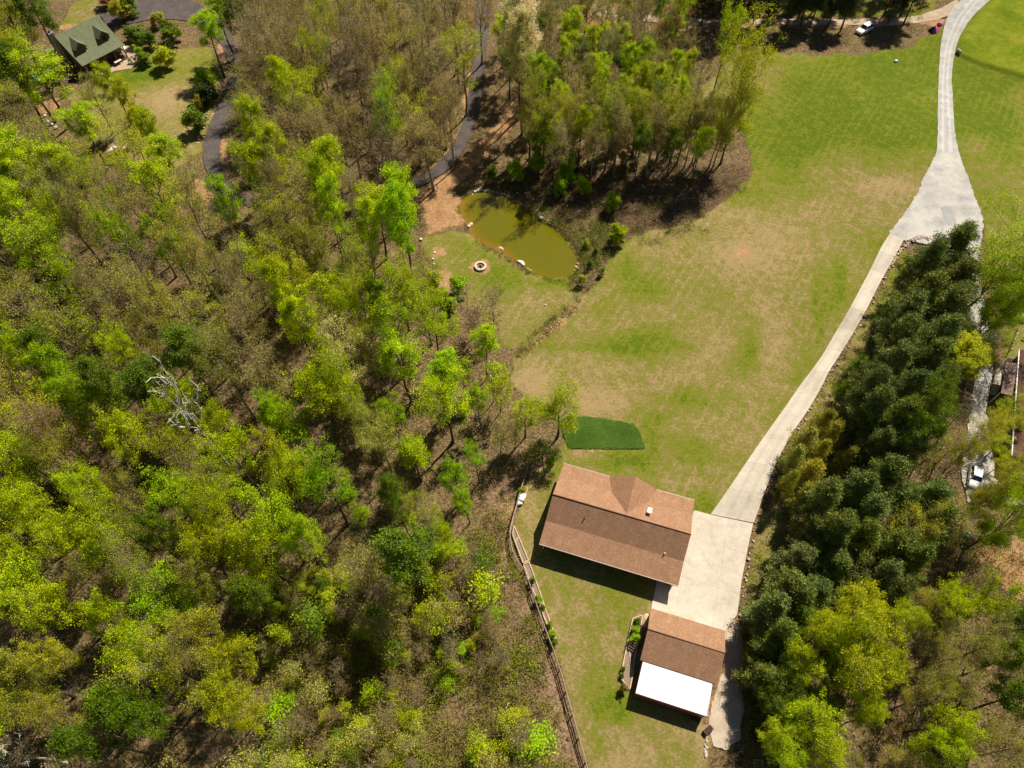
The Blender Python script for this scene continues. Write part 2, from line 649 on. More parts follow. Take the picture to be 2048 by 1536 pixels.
gm, nt, b = new_mat('ground_cover')
g = NT(nt)
P = g.pos()
ca = g.n('ShaderNodeSeparateColor')
g.l(g.n('ShaderNodeVertexColor', layer_name='cover').outputs[0], ca.inputs[0])
cb = g.n('ShaderNodeSeparateColor')
g.l(g.n('ShaderNodeVertexColor', layer_name='cover_b').outputs[0], cb.inputs[0])
n_f = g.noise(P, 2.2, 7, .8)
n_m = g.noise(P, .55, 5, .65)
n_b = g.noise(P, .14, 4, .6)
n_v = g.noise(P, 9.0, 3, .8)
# lawn: dry straw, dull green and lush green, chosen by the greenness field plus noise
gr = g.math('ADD', ca.outputs[1], g.math('ADD', g.mapr(n_m, .3, .7, -.26, .26), g.mapr(n_f, .3, .7, -.44, .44)))
gr = g.math('ADD', gr, g.mapr(n_v, .3, .7, -.20, .20))
def mow(a, b_, period, seed):
    # faint lines that a mower left, along the ground line between two photo pixels
    d = flat(*b_) - flat(*a)
    d /= np.hypot(*d)
    vm = g.n('ShaderNodeVectorMath', operation='DOT_PRODUCT')
    g.l(P, vm.inputs[0])
    vm.inputs[1].default_value = (-d[1], d[0], 0)
    ph = g.math('ADD', g.math('MULTIPLY', vm.outputs['Value'], 2 * math.pi / period), g.mapr(g.noise(P, .05, 2), .2, .8, -2.5, 2.5))
    w_ = g.math('SINE', ph)
    return g.math('MULTIPLY', g.math('POWER', g.mapr(w_, -1, 1), 3.0), g.mapr(g.noise(g.scalev(P, (1, 1, 1), seed), .09, 3), .42, .62))


gr = g.math('SUBTRACT', gr, g.math('MULTIPLY', mow((1530, 430), (1400, 640), 1.5, .3), .22))
gr = g.math('SUBTRACT', gr, g.math('MULTIPLY', mow((1900, 420), (1620, 210), 2.1, 1.1), .13))
lawn_c = g.ramp(gr, [(.0, (.35, .25, .115)), (.24, (.275, .21, .08)), (.44, (.21, .18, .046)), (.62, (.18, .185, .022)), (.82, (.155, .19, .011)), (1.0, (.095, .135, .009))])
field_c = g.ramp(g.math('ADD', g.math('ADD', n_f, g.mapr(n_m, .3, .7, -.2, .2)), g.mapr(n_b, .3, .7, -.3, .3)), [(.15, (.10, .15, .006)), (.5, (.165, .21, .009)), (.75, (.24, .245, .022))])
lawn_c = g.mix(cb.outputs[2], lawn_c, field_c)
# wood floor: leaf litter
vor = g.n('ShaderNodeTexVoronoi')
vor.inputs['Scale'].default_value = 4.5
g.l(P, vor.inputs['Vector'])
lf = g.math('ADD', g.math('MULTIPLY', n_f, .55), g.math('MULTIPLY', g.n('ShaderNodeSeparateColor').outputs[0], 0.0))
sepv = g.n('ShaderNodeSeparateColor')
g.l(vor.outputs['Color'], sepv.inputs[0])
lf = g.math('ADD', g.math('MULTIPLY', n_f, .7), g.math('MULTIPLY', sepv.outputs[0], .3))
lit_c = g.ramp(lf, [(.2, (.045, .030, .014)), (.42, (.12, .08, .038)), (.56, (.21, .14, .068)), (.74, (.35, .24, .125))])
moss = g.ramp(n_f, [(.3, (.035, .05, .012)), (.7, (.12, .13, .03))])
lit_c = g.mix(g.mapr(n_m, .5, .72, 0, .55), lit_c, moss)
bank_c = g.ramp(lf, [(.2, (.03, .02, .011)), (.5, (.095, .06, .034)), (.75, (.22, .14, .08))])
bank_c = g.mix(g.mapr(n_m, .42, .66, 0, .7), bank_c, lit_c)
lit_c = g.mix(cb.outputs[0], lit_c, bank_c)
slo_c = g.ramp(lf, [(.2, (.09, .05, .03)), (.45, (.24, .145, .085)), (.7, (.42, .28, .18))])
lit_c = g.mix(g.math('MULTIPLY', cb.outputs[1], .85), lit_c, slo_c)
# bare clay
dirt_c = g.ramp(g.math('ADD', g.math('MULTIPLY', n_f, .5), g.math('MULTIPLY', n_m, .5)), [(.3, (.22, .11, .05)), (.5, (.40, .22, .105)), (.7, (.55, .37, .22))])
edge = g.mapr(g.math('ADD', ca.outputs[0], g.mapr(n_f, .3, .7, -.35, .35)), .4, .6)
col = g.mix(edge, lit_c, lawn_c)
dedge = g.mapr(g.math('ADD', ca.outputs[2], g.mapr(n_m, .3, .7, -.4, .4)), .38, .68)
col = g.mix(g.math('MULTIPLY', dedge, .9), col, dirt_c)
g.l(col, b.inputs['Base Color'])
b.inputs['Roughness'].default_value = .95
b.inputs['Specular IOR Level'].default_value = .05
g.bump(g.math('ADD', n_v, g.math('MULTIPLY', n_f, 1.2)), .9, .12, b)
tag(link('ground', gme, gm), kind='structure')


# ---------------------------------------------------------------- draped sheets: roads, water
def resample(pts, step):
    pts = np.asarray(pts, float)
    d = np.r_[0, np.cumsum(np.hypot(*np.diff(pts, axis=0).T))]
    n = max(2, int(d[-1] / step) + 1)
    t = np.linspace(0, d[-1], n)
    return np.stack([np.interp(t, d, pts[:, 0]), np.interp(t, d, pts[:, 1])], -1)


def smooth_line(pts, k=2):
    pts = np.asarray(pts, float)
    for _ in range(k):
        q = [pts[0]]
        for a, c in zip(pts[:-1], pts[1:]):
            q += [a * .75 + c * .25, a * .25 + c * .75]
        q.append(pts[-1])
        pts = np.array(q)
    return pts


def sheet(name, poly, mat, off, rag=0.0, step=1.0, z=None, skirt=.25, px=True):
    """A polygon laid on the terrain OFF metres up, cut into a grid so that it follows the slope, with a skirt round its edge."""
    w = np.array([ground(*p)[:2] for p in poly]) if px else np.asarray(poly, float)
    w = resample(np.vstack([w, w[:1]]), .45)[:-1]
    if rag:
        c = np.roll(w, -1, 0) - np.roll(w, 1, 0)
        nrm = np.stack([c[:, 1], -c[:, 0]], -1) / (np.hypot(*c.T)[:, None] + 1e-6)
        w = w + nrm * ((N2.fbm(w[:, 0] * 1.3, w[:, 1] * 1.3, 3) - .5) * 2 * rag)[:, None]
    bm = bmesh.new()
    vs = [bm.verts.new((p[0], p[1], 0)) for p in w]
    f = bm.faces.new(vs)
    if f.normal.z < 0:
        f.normal_flip()
    bm.normal_update()
    if f.normal.z < 0:
        bmesh.ops.reverse_faces(bm, faces=[f])
    for ax in (0, 1):
        for c in np.arange(math.floor(w[:, ax].min()) + step, w[:, ax].max(), step):
            co, no = [0, 0, 0], [0, 0, 0]
            co[ax], no[ax] = c, 1
            bmesh.ops.bisect_plane(bm, geom=bm.verts[:] + bm.edges[:] + bm.faces[:], plane_co=co, plane_no=no, dist=1e-5)
    for v in bm.verts:
        v.co.z = (float(hgt(v.co.x, v.co.y)) + off) if z is None else z
    if skirt:
        be = [e for e in bm.edges if e.is_boundary]
        r = bmesh.ops.extrude_edge_only(bm, edges=be)
        for v in [x for x in r['geom'] if isinstance(x, bmesh.types.BMVert)]:
            v.co.z -= skirt
    bm.normal_update()
    me = bpy.data.meshes.new(name)
    bm.to_mesh(me)
    bm.free()
    o = link(name, me, mat)
    return tag(o, kind='structure')


def strip(name, L, Rr, mat, off, nacross=4, step=.8, skirt=.25, rag=0.0):
    L = np.array([ground(*p)[:2] for p in L])
    Rr = np.array([ground(*p)[:2] for p in Rr])
    L, Rr = smooth_line(L), smooth_line(Rr)
    n = int(max(np.hypot(*np.diff(L, axis=0).T).sum(), np.hypot(*np.diff(Rr, axis=0).T).sum()) / step) + 1

    def rs(p):
        d = np.r_[0, np.cumsum(np.hypot(*np.diff(p, axis=0).T))]
        t = np.linspace(0, d[-1], n)
        return np.stack([np.interp(t, d, p[:, 0]), np.interp(t, d, p[:, 1])], -1)
    L, Rr = rs(L), rs(Rr)
    if rag:
        a = Rr - L
        a /= np.hypot(*a.T)[:, None]
        L = L + a * ((N1.fbm(L[:, 0] * 1.1, L[:, 1] * 1.1, 3) - .5) * 2 * rag)[:, None]
        Rr = Rr + a * ((N2.fbm(Rr[:, 0] * 1.1, Rr[:, 1] * 1.1, 3) - .5) * 2 * rag)[:, None]
    T = np.linspace(0, 1, nacross + 1)
    G = L[:, None, :] * (1 - T)[None, :, None] + Rr[:, None, :] * T[None, :, None]
    Z = hgt(G[..., 0], G[..., 1]) + off
    rows = np.concatenate([np.concatenate([G[:, :1], Z[:, :1, None] - skirt], -1), np.concatenate([G, Z[..., None]], -1), np.concatenate([G[:, -1:], Z[:, -1:, None] - skirt], -1)], 1)
    n, m = rows.shape[:2]
    idx = np.arange(n * m).reshape(n, m)
    Fq = np.stack([idx[:-1, :-1], idx[:-1, 1:], idx[1:, 1:], idx[1:, :-1]], -1).reshape(-1, 4)
    a = rows[0, 1, :2], rows[0, -2, :2], rows[1, 1, :2]
    if np.cross(a[1] - a[0], a[2] - a[0]) < 0:
        Fq = Fq[:, ::-1]
    me = mesh_np(name, rows.reshape(-1, 3), Fq, smooth=False)
    C = (L + Rr) / 2
    s = np.r_[0, np.cumsum(np.hypot(*np.diff(C, axis=0).T))]
    wd = np.hypot(*(Rr - L).T)
    uu = np.repeat(s[:, None], m, 1)
    vv = np.concatenate([np.zeros((n, 1)), (T[None] - .5) * wd[:, None], wd[:, None] * .5], 1)
    uv = np.stack([uu, vv], -1).reshape(-1, 2)
    lay = me.uv_layers.new(name='UVMap')
    li = np.zeros(len(me.loops), np.int32)
    me.loops.foreach_get('vertex_index', li)
    lay.data.foreach_set('uv', uv[li].astype(np.float32).ravel())
    return tag(link(name, me, mat), kind='structure'), np.stack([L, Rr], 1)


# gravel
m, nt, b = new_mat('pale_gravel')
g = NT(nt)
P = g.pos()
a1, a2, a3 = g.noise(P, .35, 4), g.noise(P, 5, 5, .8), g.noise(P, 22, 2, .8)
f = g.math('ADD', g.math('MULTIPLY', a1, .45), g.math('ADD', g.math('MULTIPLY', a2, .35), g.math('MULTIPLY', a3, .2)))
c = g.ramp(f, [(.36, (.27, .25, .23)), (.47, (.40, .38, .355)), (.55, (.51, .475, .42)), (.64, (.62, .55, .43))])
g.l(c, b.inputs['Base Color'])
b.inputs['Roughness'].default_value = .95
b.inputs['Specular IOR Level'].default_value = .1
g.bump(a3, .8, .05, b)
GRAVEL = m
def gravel_like(name, stops):
    m, nt, b = new_mat(name)
    g = NT(nt)
    P = g.pos()
    a1, a2, a3 = g.noise(P, .6, 5), g.noise(P, 5, 5, .8), g.noise(P, 22, 2, .8)
    f = g.math('ADD', g.math('MULTIPLY', a1, .5), g.math('ADD', g.math('MULTIPLY', a2, .3), g.math('MULTIPLY', a3, .2)))
    g.l(g.ramp(f, stops), b.inputs['Base Color'])
    b.inputs['Roughness'].default_value = .95
    b.inputs['Specular IOR Level'].default_value = .1
    g.bump(a3, .8, .05, b)
    return m


PATHG = gravel_like('tan_path_gravel', [(.3, (.30, .21, .14)), (.45, (.46, .36, .26)), (.6, (.54, .46, .36)), (.75, (.60, .54, .46))])
GREYG = gravel_like('grey_fresh_gravel', [(.3, (.25, .24, .235)), (.5, (.36, .35, .34)), (.7, (.46, .44, .42))])
# the gravel of the lane, with wheel tracks along its length
m2, nt, b = new_mat('lane_gravel')
g = NT(nt)
P = g.pos()
a1, a2, a3 = g.noise(P, .5, 4), g.noise(P, 5, 5, .8), g.noise(P, 22, 2, .8)
su = g.n('ShaderNodeSeparateXYZ')
g.l(g.uv(), su.inputs[0])
vv = g.math('ABSOLUTE', g.math('ADD', su.outputs[1], g.mapr(a1, .3, .7, -.25, .25)))
tr = g.math('SUBTRACT', 1.0, g.mapr(g.math('ABSOLUTE', g.math('SUBTRACT', vv, 1.05)), .15, .6))
f = g.math('ADD', g.math('MULTIPLY', a1, .35), g.math('ADD', g.math('MULTIPLY', a2, .3), g.math('MULTIPLY', a3, .2)))
f = g.math('ADD', f, g.math('MULTIPLY', tr, .09))
c = g.ramp(f, [(.34, (.31, .29, .265)), (.45, (.43, .41, .38)), (.56, (.56, .525, .465)), (.68, (.65, .58, .46))])
g.l(c, b.inputs['Base Color'])
b.inputs['Roughness'].default_value = .95
b.inputs['Specular IOR Level'].default_value = .1
g.bump(a3, .8, .05, b)
LANE = m2
# concrete
def concrete(name, uvjoint):
    m, nt, b = new_mat(name)
    g = NT(nt)
    P = g.pos()
    a1, a2, a3 = g.noise(P, .22, 5, .65), g.noise(P, 1.6, 5, .7), g.noise(P, 14, 3, .7)
    f = g.math('ADD', g.math('MULTIPLY', a1, .45), g.math('ADD', g.math('MULTIPLY', a2, .35), g.math('MULTIPLY', a3, .2)))
    c = g.ramp(f, [(.34, (.36, .305, .235)), (.45, (.49, .425, .335)), (.56, (.56, .495, .40)), (.68, (.62, .555, .46))])
    s = g.n('ShaderNodeSeparateXYZ')
    if uvjoint:
        g.l(g.uv(), s.inputs[0])
        d = g.math('PINGPONG', s.outputs[0], 2.6)
        j = g.mapr(d, .02, .07, 1, 0)
        slab = g.math('FLOOR', g.math('DIVIDE', s.outputs[0], 5.2))
        wn_ = g.n('ShaderNodeTexWhiteNoise', noise_dimensions='1D')
        g.l(slab, wn_.inputs['W'])
        sv = g.mapr(wn_.outputs[0], 0, 1, .84, 1.06)
        # tyre marks down the middle of each side
        t = g.math('SUBTRACT', 1.0, g.mapr(g.math('ABSOLUTE', g.math('SUBTRACT', g.math('ABSOLUTE', s.outputs[1]), .8)), .1, .45))
        sv = g.math('MULTIPLY', sv, g.mapr(g.math('MULTIPLY', t, a2), 0, .6, 1, .88))
        vc = g.n('ShaderNodeCombineColor')
        for i in range(3):
            g.l(sv, vc.inputs[i])
        c = g.mix(1.0, c, vc.outputs[0], 'MULTIPLY')
    else:
        g.l(g.scalev(P, (1, 1, 1), R(17.5)), s.inputs[0])
        d1 = g.math('PINGPONG', g.math('ADD', s.outputs[0], 1.3), 2.4)
        d2 = g.math('PINGPONG', g.math('ADD', s.outputs[1], .4), 2.9)
        j = g.mapr(g.math('MINIMUM', d1, d2), .015, .05, 1, 0)
        st = g.noise(P, .7, 4, .7)
        c = g.mix(g.mapr(st, .5, .72, 0, .42), c, (.33, .28, .21))
    c = g.mix(g.math('MULTIPLY', j, .28), c, (.2, .165, .12))
    g.l(c, b.inputs['Base Color'])
    b.inputs['Roughness'].default_value = .85
    b.inputs['Specular IOR Level'].default_value = .2
    g.bump(a3, .3, .01, b)
    return m


CONC_D, CONC_P = concrete('driveway_concrete', True), concrete('apron_concrete', False)
# asphalt
m, nt, b = new_mat('worn_asphalt')
g = NT(nt)
P = g.pos()
a1, a2, a3 = g.noise(P, .5, 5), g.noise(P, 4, 4, .7), g.noise(P, 22, 2, .7)
f = g.math('ADD', g.math('MULTIPLY', a1, .5), g.math('ADD', g.math('MULTIPLY', a2, .3), g.math('MULTIPLY', a3, .2)))
c = g.ramp(f, [(.3, (.055, .044, .042)), (.5, (.092, .074, .068)), (.7, (.15, .12, .102))])
g.l(c, b.inputs['Base Color'])
b.inputs['Roughness'].default_value = .9
b.inputs['Specular IOR Level'].default_value = .15
g.bump(a3, .5, .02, b)
ASPH = m
# pond water
m, nt, b = new_mat('murky_water')
g = NT(nt)
P = g.pos()
at = g.n('ShaderNodeVertexColor', layer_name='shallow')
sp = g.n('ShaderNodeSeparateColor')
g.l(at.outputs[0], sp.inputs[0])
w1 = g.noise(P, .35, 3)
c = g.ramp(g.math('ADD', sp.outputs[0], g.mapr(w1, .3, .7, -.12, .12)), [(0, (.125, .115, .004)), (.45, (.15, .12, .004)), (.8, (.19, .115, .006)), (1, (.21, .13, .03))])
g.l(c, b.inputs['Base Color'])
b.inputs['Roughness'].default_value = .12
b.inputs['Specular IOR Level'].default_value = .35
g.bump(g.noise(P, 2.5, 3), .04, .02, b)
WATER = m

LANE_L = [(1970, -60), (1933, -8), (1912, 8), (1896, 28), (1889, 50), (1884, 75), (1880, 100), (1878, 140), (1876, 190), (1875, 225), (1876, 275), (1871, 315), (1856, 340), (1843, 365)]
LANE_R = [(2040, -70), (1981, 0), (1961, 17), (1941, 37), (1926, 60), (1913, 87), (1908, 112), (1903, 150), (1905, 187), (1907, 225), (1910, 270), (1916, 300), (1926, 332), (1938, 362)]
strip('gravel_lane', LANE_L, LANE_R, LANE, .05, rag=.25)
TURN = [(1871, 312), (1857, 338), (1844, 362), (1836, 384), (1831, 391), (1806, 431), (1777, 466), (1807, 481), (1830, 483), (1860, 490), (1900, 500), (1924, 520), (1926, 559), (1933, 609), (1946, 660), (1950, 700), (1948, 760), (1938, 830),
        (1930, 880), (1922, 950), (1935, 1005), (1985, 1012), (2000, 985), (1992, 940), (1977, 880), (1972, 830), (1984, 760), (1985, 720), (1976, 650), (1970, 605), (1961, 584), (1958, 544), (1956, 514), (1962, 491), (1967, 449), (1961, 421), (1948, 391), (1938, 362), (1926, 332), (1916, 302)]
sheet('gravel_turnaround', TURN, GRAVEL, .075, rag=.35, step=1.5)
sheet('gravel_patch', [(1879, 414), (1905, 412), (1912, 448), (1893, 450)], GREYG, .095, rag=.3, step=1.5)
DRV_L = [(1780, 467), (1762, 494), (1741, 539), (1721, 576), (1696, 624), (1671, 665), (1646, 709), (1623, 741), (1602, 768), (1571, 813), (1536, 862), (1499, 915), (1459, 975), (1421, 1029)]
DRV_R = [(1807, 480), (1786, 519), (1769, 548), (1751, 582), (1733, 619), (1714, 652), (1694, 686), (1674, 718), (1657, 743), (1645, 770), (1628, 800), (1611, 828), (1588, 860), (1566, 898), (1551, 928), (1537, 962), (1521, 1008), (1507, 1046)]
_, DRV = strip('concrete_driveway', DRV_L, DRV_R, CONC_D, .10, rag=.0, skirt=.4)
PAD = [(1421.5, 1030), (1506, 1047.5), (1496, 1093), (1489, 1130), (1482, 1167), (1478, 1202), (1474, 1229), (1450, 1262), (1445, 1290), (1300, 1245), (1303, 1212), (1313, 1165), (1320, 1120), (1370, 1095), (1380, 1055), (1387, 1020)]
sheet('concrete_apron', PAD, CONC_P, .085, step=2.0, skirt=.4)
sheet('gravel_path', [(1447, 1262), (1470, 1238), (1486, 1262), (1490, 1310), (1486, 1400), (1478, 1480), (1450, 1500), (1424, 1492), (1416, 1450), (1428, 1400), (1437, 1368), (1449, 1310)], PATHG, .05, rag=.4, step=1.5)
A1L = [(195, 22), (220, 8), (262, -8), (320, -12), (385, 0), (432, 30), (466, 70), (479, 110), (481, 150), (478, 180), (470, 205), (459, 232), (449, 258), (442, 280), (438, 302), (440, 325), (446, 345), (456, 365), (475, 385), (515, 400)]
A1R = [(215, 53), (250, 50), (285, 42), (330, 38), (368, 40), (405, 52), (436, 78), (450, 105), (456, 135), (454, 163), (447, 190), (435, 215), (422, 240), (412, 265), (407, 285), (406, 310), (410, 335), (420, 355), (436, 380), (500, 414)]
strip('asphalt_drive', A1L, A1R, ASPH, .06, rag=.12)
A2L = [(955, -30), (950, 60), (945, 100), (942, 150), (935, 200), (925, 250), (905, 290), (880, 325), (840, 352), (806, 370), (768, 384)]
A2R = [(986, -30), (978, 60), (972, 100), (970, 150), (965, 190), (955, 230), (940, 275), (920, 315), (890, 345), (850, 368), (812, 386), (772, 402)]
strip('asphalt_drive', A2L, A2R, ASPH, .06, rag=.12)
strip('dirt_track', [(1180, 8), (1300, 30), (1400, 40), (1536, 38), (1700, 38), (1820, 36), (1880, 18), (1918, -4)], [(1180, 30), (1300, 44), (1400, 52), (1536, 48), (1700, 50), (1820, 48), (1878, 40), (1912, 22)],
      plain('track_gravel', (.42, .32, .22), .95, var=.35, scale=.8), .045, rag=.5)
sheet('house_parking', [(1998, 985), (1975, 950), (2005, 930), (2040, 965), (2075, 985), (2075, 1010), (2010, 1012)], CONC_P, .085, step=2.0)
sheet('house_parking', [(1992, 742), (2008, 722), (2003, 768), (1992, 790), (1980, 788)], CONC_P, .085, step=2.0)
sheet('stone_patio', [(218, 108), (238, 92), (262, 92), (284, 108), (282, 122), (262, 138), (232, 142), (205, 150), (190, 140)], plain('patio_stone', (.42, .31, .21), .85, var=.3, scale=1.2), .07, rag=.15)
PW_ = POND_W + (POND_W - POND_W.mean(0)) / np.hypot(*(POND_W - POND_W.mean(0)).T)[:, None] * .35
dp = sheet('pond_water', PW_, WATER, 0, z=float(hgt(*flat(1060, 480))) + .56, rag=.35, step=.8, skirt=0, px=False)
pw = np.array([v.co[:2] for v in dp.data.vertices])
dd = seg_dist(pw[:, 0], pw[:, 1], POND_W)
far_side = project(np.c_[pw, np.zeros(len(pw))])
sh = np.clip(1 - dd / (1.0 + 1.2 * (N1(pw[:, 0] * .25, pw[:, 1] * .25))), 0, 1) * np.where(far_side[:, 1] > 400 + (far_side[:, 0] - 940) * .45, 1.15 - np.clip((far_side[:, 0] - 1000) / 160, 0, .7), .12)
add_attr(dp.data, 'shallow', np.stack([sh, sh, sh, np.ones(len(sh))], -1))
# ---------------------------------------------------------------- roofs and walls
def shingle(name, c0, c1, c2, scale=1.0):
    m, nt, b = new_mat(name)
    g = NT(nt)
    uv = g.uv()
    br = g.n('ShaderNodeTexBrick')
    br.offset = .5
    br.inputs['Scale'].default_value = 1.0
    br.inputs['Brick Width'].default_value = .32 * scale
    br.inputs['Row Height'].default_value = .15 * scale
    br.inputs['Mortar Size'].default_value = .012
    br.inputs['Bias'].default_value = 0
    for i, c in ((1, c0), (2, c1), (3, c2)):
        br.inputs[i].default_value = (*c, 1)
    g.l(uv, br.inputs['Vector'])
    a1, a2 = g.noise(uv, 3.2, 5, .9), g.noise(uv, .6, 5, .7)
    c = g.mix(g.mapr(a1, .42, .66, 0, .85), br.outputs[0], c2)
    # weather streaks that run down the slope
    st = g.noise(g.scalev(uv, (1.1, .2, 1)), 1.0, 5, .75)
    c = g.mix(g.mapr(st, .5, .72, 0, .7), c, tuple(x * .55 for x in c0))
    vc = g.n('ShaderNodeCombineColor')
    v = g.mapr(a2, .3, .7, .86, 1.12)
    for i in range(3):
        g.l(v, vc.inputs[i])
    c = g.mix(1.0, c, vc.outputs[0], 'MULTIPLY')
    g.l(c, b.inputs['Base Color'])
    b.inputs['Roughness'].default_value = .9
    b.inputs['Specular IOR Level'].default_value = .15
    g.bump(br.outputs['Fac'], .4, -.02, b)
    return m


SH_BROWN = shingle('brown_shingles', (.45, .26, .152), (.355, .195, .11), (.22, .115, .064))
SH_GREEN = shingle('green_shingles', (.20, .215, .12), (.17, .185, .10), (.14, .16, .09))
SH_DARK = shingle('dark_brown_shingles', (.17, .085, .06), (.14, .07, .05), (.10, .05, .04))
WALL = plain('cream_siding', (.50, .44, .36), .8, var=.12)
REDW = plain('red_board_wall', (.26, .07, .04), .8, var=.25)
LOG = plain('log_wall', (.16, .095, .06), .8, var=.3, scale=2)
GLASS = plain('dark_window_glass', (.03, .04, .05), .08, var=.1, spec=.6)
WHITE = plain('white_paint', (.80, .79, .76), .5, var=.05)
TRIM = plain('brown_trim', (.13, .07, .045), .6, var=.2)
GUTTER = plain('worn_gutter', (.38, .27, .22), .5, var=.5, scale=6)
METALW = plain('white_metal_roof_paint', (.86, .85, .83), .45, var=.03, scale=1.5)
WOODG = plain('grey_weathered_wood', (.33, .25, .185), .85, var=.3, scale=4, bump=.01)
TIMBER = plain('pale_landscape_timber', (.52, .38, .26), .85, var=.3, scale=3, bump=.01)
DARKW = plain('dark_wood', (.07, .04, .028), .8, var=.3)
SOIL = plain('bed_soil', (.25, .18, .125), .95, var=.4, scale=5, bump=.03)
STONE = plain('field_stone', (.50, .43, .35), .9, var=.3, scale=2.5, bump=.03, objcol=True)
RIDGE = plain('ridge_shingles', (.27, .135, .072), .9, var=.3, scale=6)
STEEL = plain('galvanised_steel', (.62, .64, .66), .3, metal=.7, var=.1)
BLACK = plain('black_plastic', (.02, .02, .022), .5, var=.2)


def local(o, p, z):
    """World pixel at height z above the terrain under thing O, in O's own axes."""
    w = flat(p[0], p[1], o.location.z + z)
    d = Vector((w[0] - o.location.x, w[1] - o.location.y, z))
    d.rotate(Matrix.Rotation(-o.rotation_euler.z, 3, 'Z'))
    return d


def roof_run(prof, u0, u1, th=.16):
    """A roof of plates over the profile [(v, z)...] between u0 and u1."""
    mb = MB()
    for (v0, z0), (v1, z1) in zip(prof[:-1], prof[1:]):
        mb.slab([(u0, -v0, z0), (u1, -v0, z0), (u1, -v1, z1), (u0, -v1, z1)], th)
    return mb


def gable_wall(prof, u, th, inset=.35, drop=.2):
    """The end wall under a profile, in the plane u."""
    pts = [(v, z - drop) for v, z in prof]
    pts[0] = (pts[0][0] + inset, pts[0][1])
    pts[-1] = (pts[-1][0] - inset, pts[-1][1])
    poly = [(pts[0][0], -1.0)] + pts + [(pts[-1][0], -1.0)]
    n = len(poly)
    a = [(u, -v, z) for v, z in poly]
    c = [(u + th, -v, z) for v, z in poly]
    return a + c, [tuple(range(n)), tuple(range(2 * n - 1, n - 1, -1))] + [(i, n + i, n + (i + 1) % n, (i + 1) % n) for i in range(n)]


# main house: brown shingle roof with a front and a back porch slope and one cross gable
c0 = flat(1237.5, 1047, 2.7)
c_w = (14.44, 35.67)
house = empty('house', (c_w[0], c_w[1], 0), math.atan2(-.302, .953), 'low ranch house with a brown shingle roof and one front gable beside the concrete apron', 'house')
PROF = [(-6.2, 2.7), (-3.75, 3.3), (0.0, 5.4), (3.15, 3.42), (6.2, 2.62)]
rf = roof_run(PROF, -9.35, 9.42).build('roof', SH_BROWN, house, uv=True)
MB().tube([(-9.36, 0, 5.42), (9.43, 0, 5.38)], .09, 6).build('ridge_cap', RIDGE, rf)
w = MB()
for u in (-8.9, 8.75):
    vs, fs = gable_wall(PROF, u, .2)
    w.add(vs, fs)
w.box((0, 5.4, .9), (17.6, .2, 3.8))
w.box((-1.6, -3.6, .9), (14.4, .2, 4.0))
w.build('wall', WALL, house)
# cross gable over the front door
xg = MB()
z0, zr, hw, uc = 2.74, 5.2, 3.36, .76
for s in (-1, 1):
    xg.slab([(uc, .3, zr), (uc, 6.05, zr), (uc + s * hw, 6.2, z0), (uc + s * hw, 3.0, z0)] if s > 0 else [(uc, 6.05, zr), (uc, .3, zr), (uc + s * hw, 3.0, z0), (uc + s * hw, 6.2, z0)], .15)
xg.build('gable_roof', SH_BROWN, house, uv=True)
MB().add([(uc - hw + .3, 5.75, -.5), (uc + hw - .3, 5.75, -.5), (uc + hw - .3, 5.75, z0 - .1), (uc, 5.75, zr - .2), (uc - hw + .3, 5.75, z0 - .1)], [(4, 3, 2, 1, 0)]).build('gable_wall', WALL, house)
for nm, v, z, a, bq in (('gutter', 6.26, 2.62, -9.35, uc - hw), ('gutter', 6.26, 2.62, uc + hw, 9.42), ('gutter', -6.27, 2.54, -9.35, 9.42)):
    MB().box(((a + bq) / 2, v, z), (bq - a, .13, .13)).build(nm, GUTTER, house)
for k in range(7):
    MB().box((-8.6 + k * 2.85, -5.7, .8), (.16, .16, 3.3)).build('porch_post', TRIM, house)
for u in (-6, -2.5, 3.5):
    f = MB().box((u, -3.72, 1.5), (1.3, .08, 1.4)).build('window', WHITE, house)
    MB().box((u, -3.77, 1.5), (1.1, .05, 1.2)).build('pane', GLASS, f)
for u in (-7, -4.5, 6):
    f = MB().box((u, 5.52, 1.5), (1.2, .08, 1.4)).build('window', WHITE, house)
    MB().box((u, 5.57, 1.5), (1.0, .05, 1.2)).build('pane', GLASS, f)
dr = MB().box((1.0, -3.72, 1.05), (1.0, .08, 2.1)).build('door', TRIM, house)
MB().box((1.38, -3.79, 1.0), (.06, .06, .16)).build('handle', STEEL, dr)
ch = MB().box((3.62, 1.68, 4.75), (.42, .62, 1.0)).build('chimney_vent', WHITE, house, bevel=.03)
MB().box((3.62, 1.68, 5.31), (.5, .7, .1)).build('vent_cap', STEEL, ch)
for u, v, z in ((-4.4, -1.55, 4.4), (6.8, -2.95, 3.55)):
    p = MB().lathe([(.07, 0), (.07, .45)], (u, v, z), 10).build('vent_pipe', WHITE if u > 0 else BLACK, house)
    MB().lathe([(.16, 0), (.10, .1), (.07, .12)], (u, v, z), 10).build('flashing', STEEL, p)

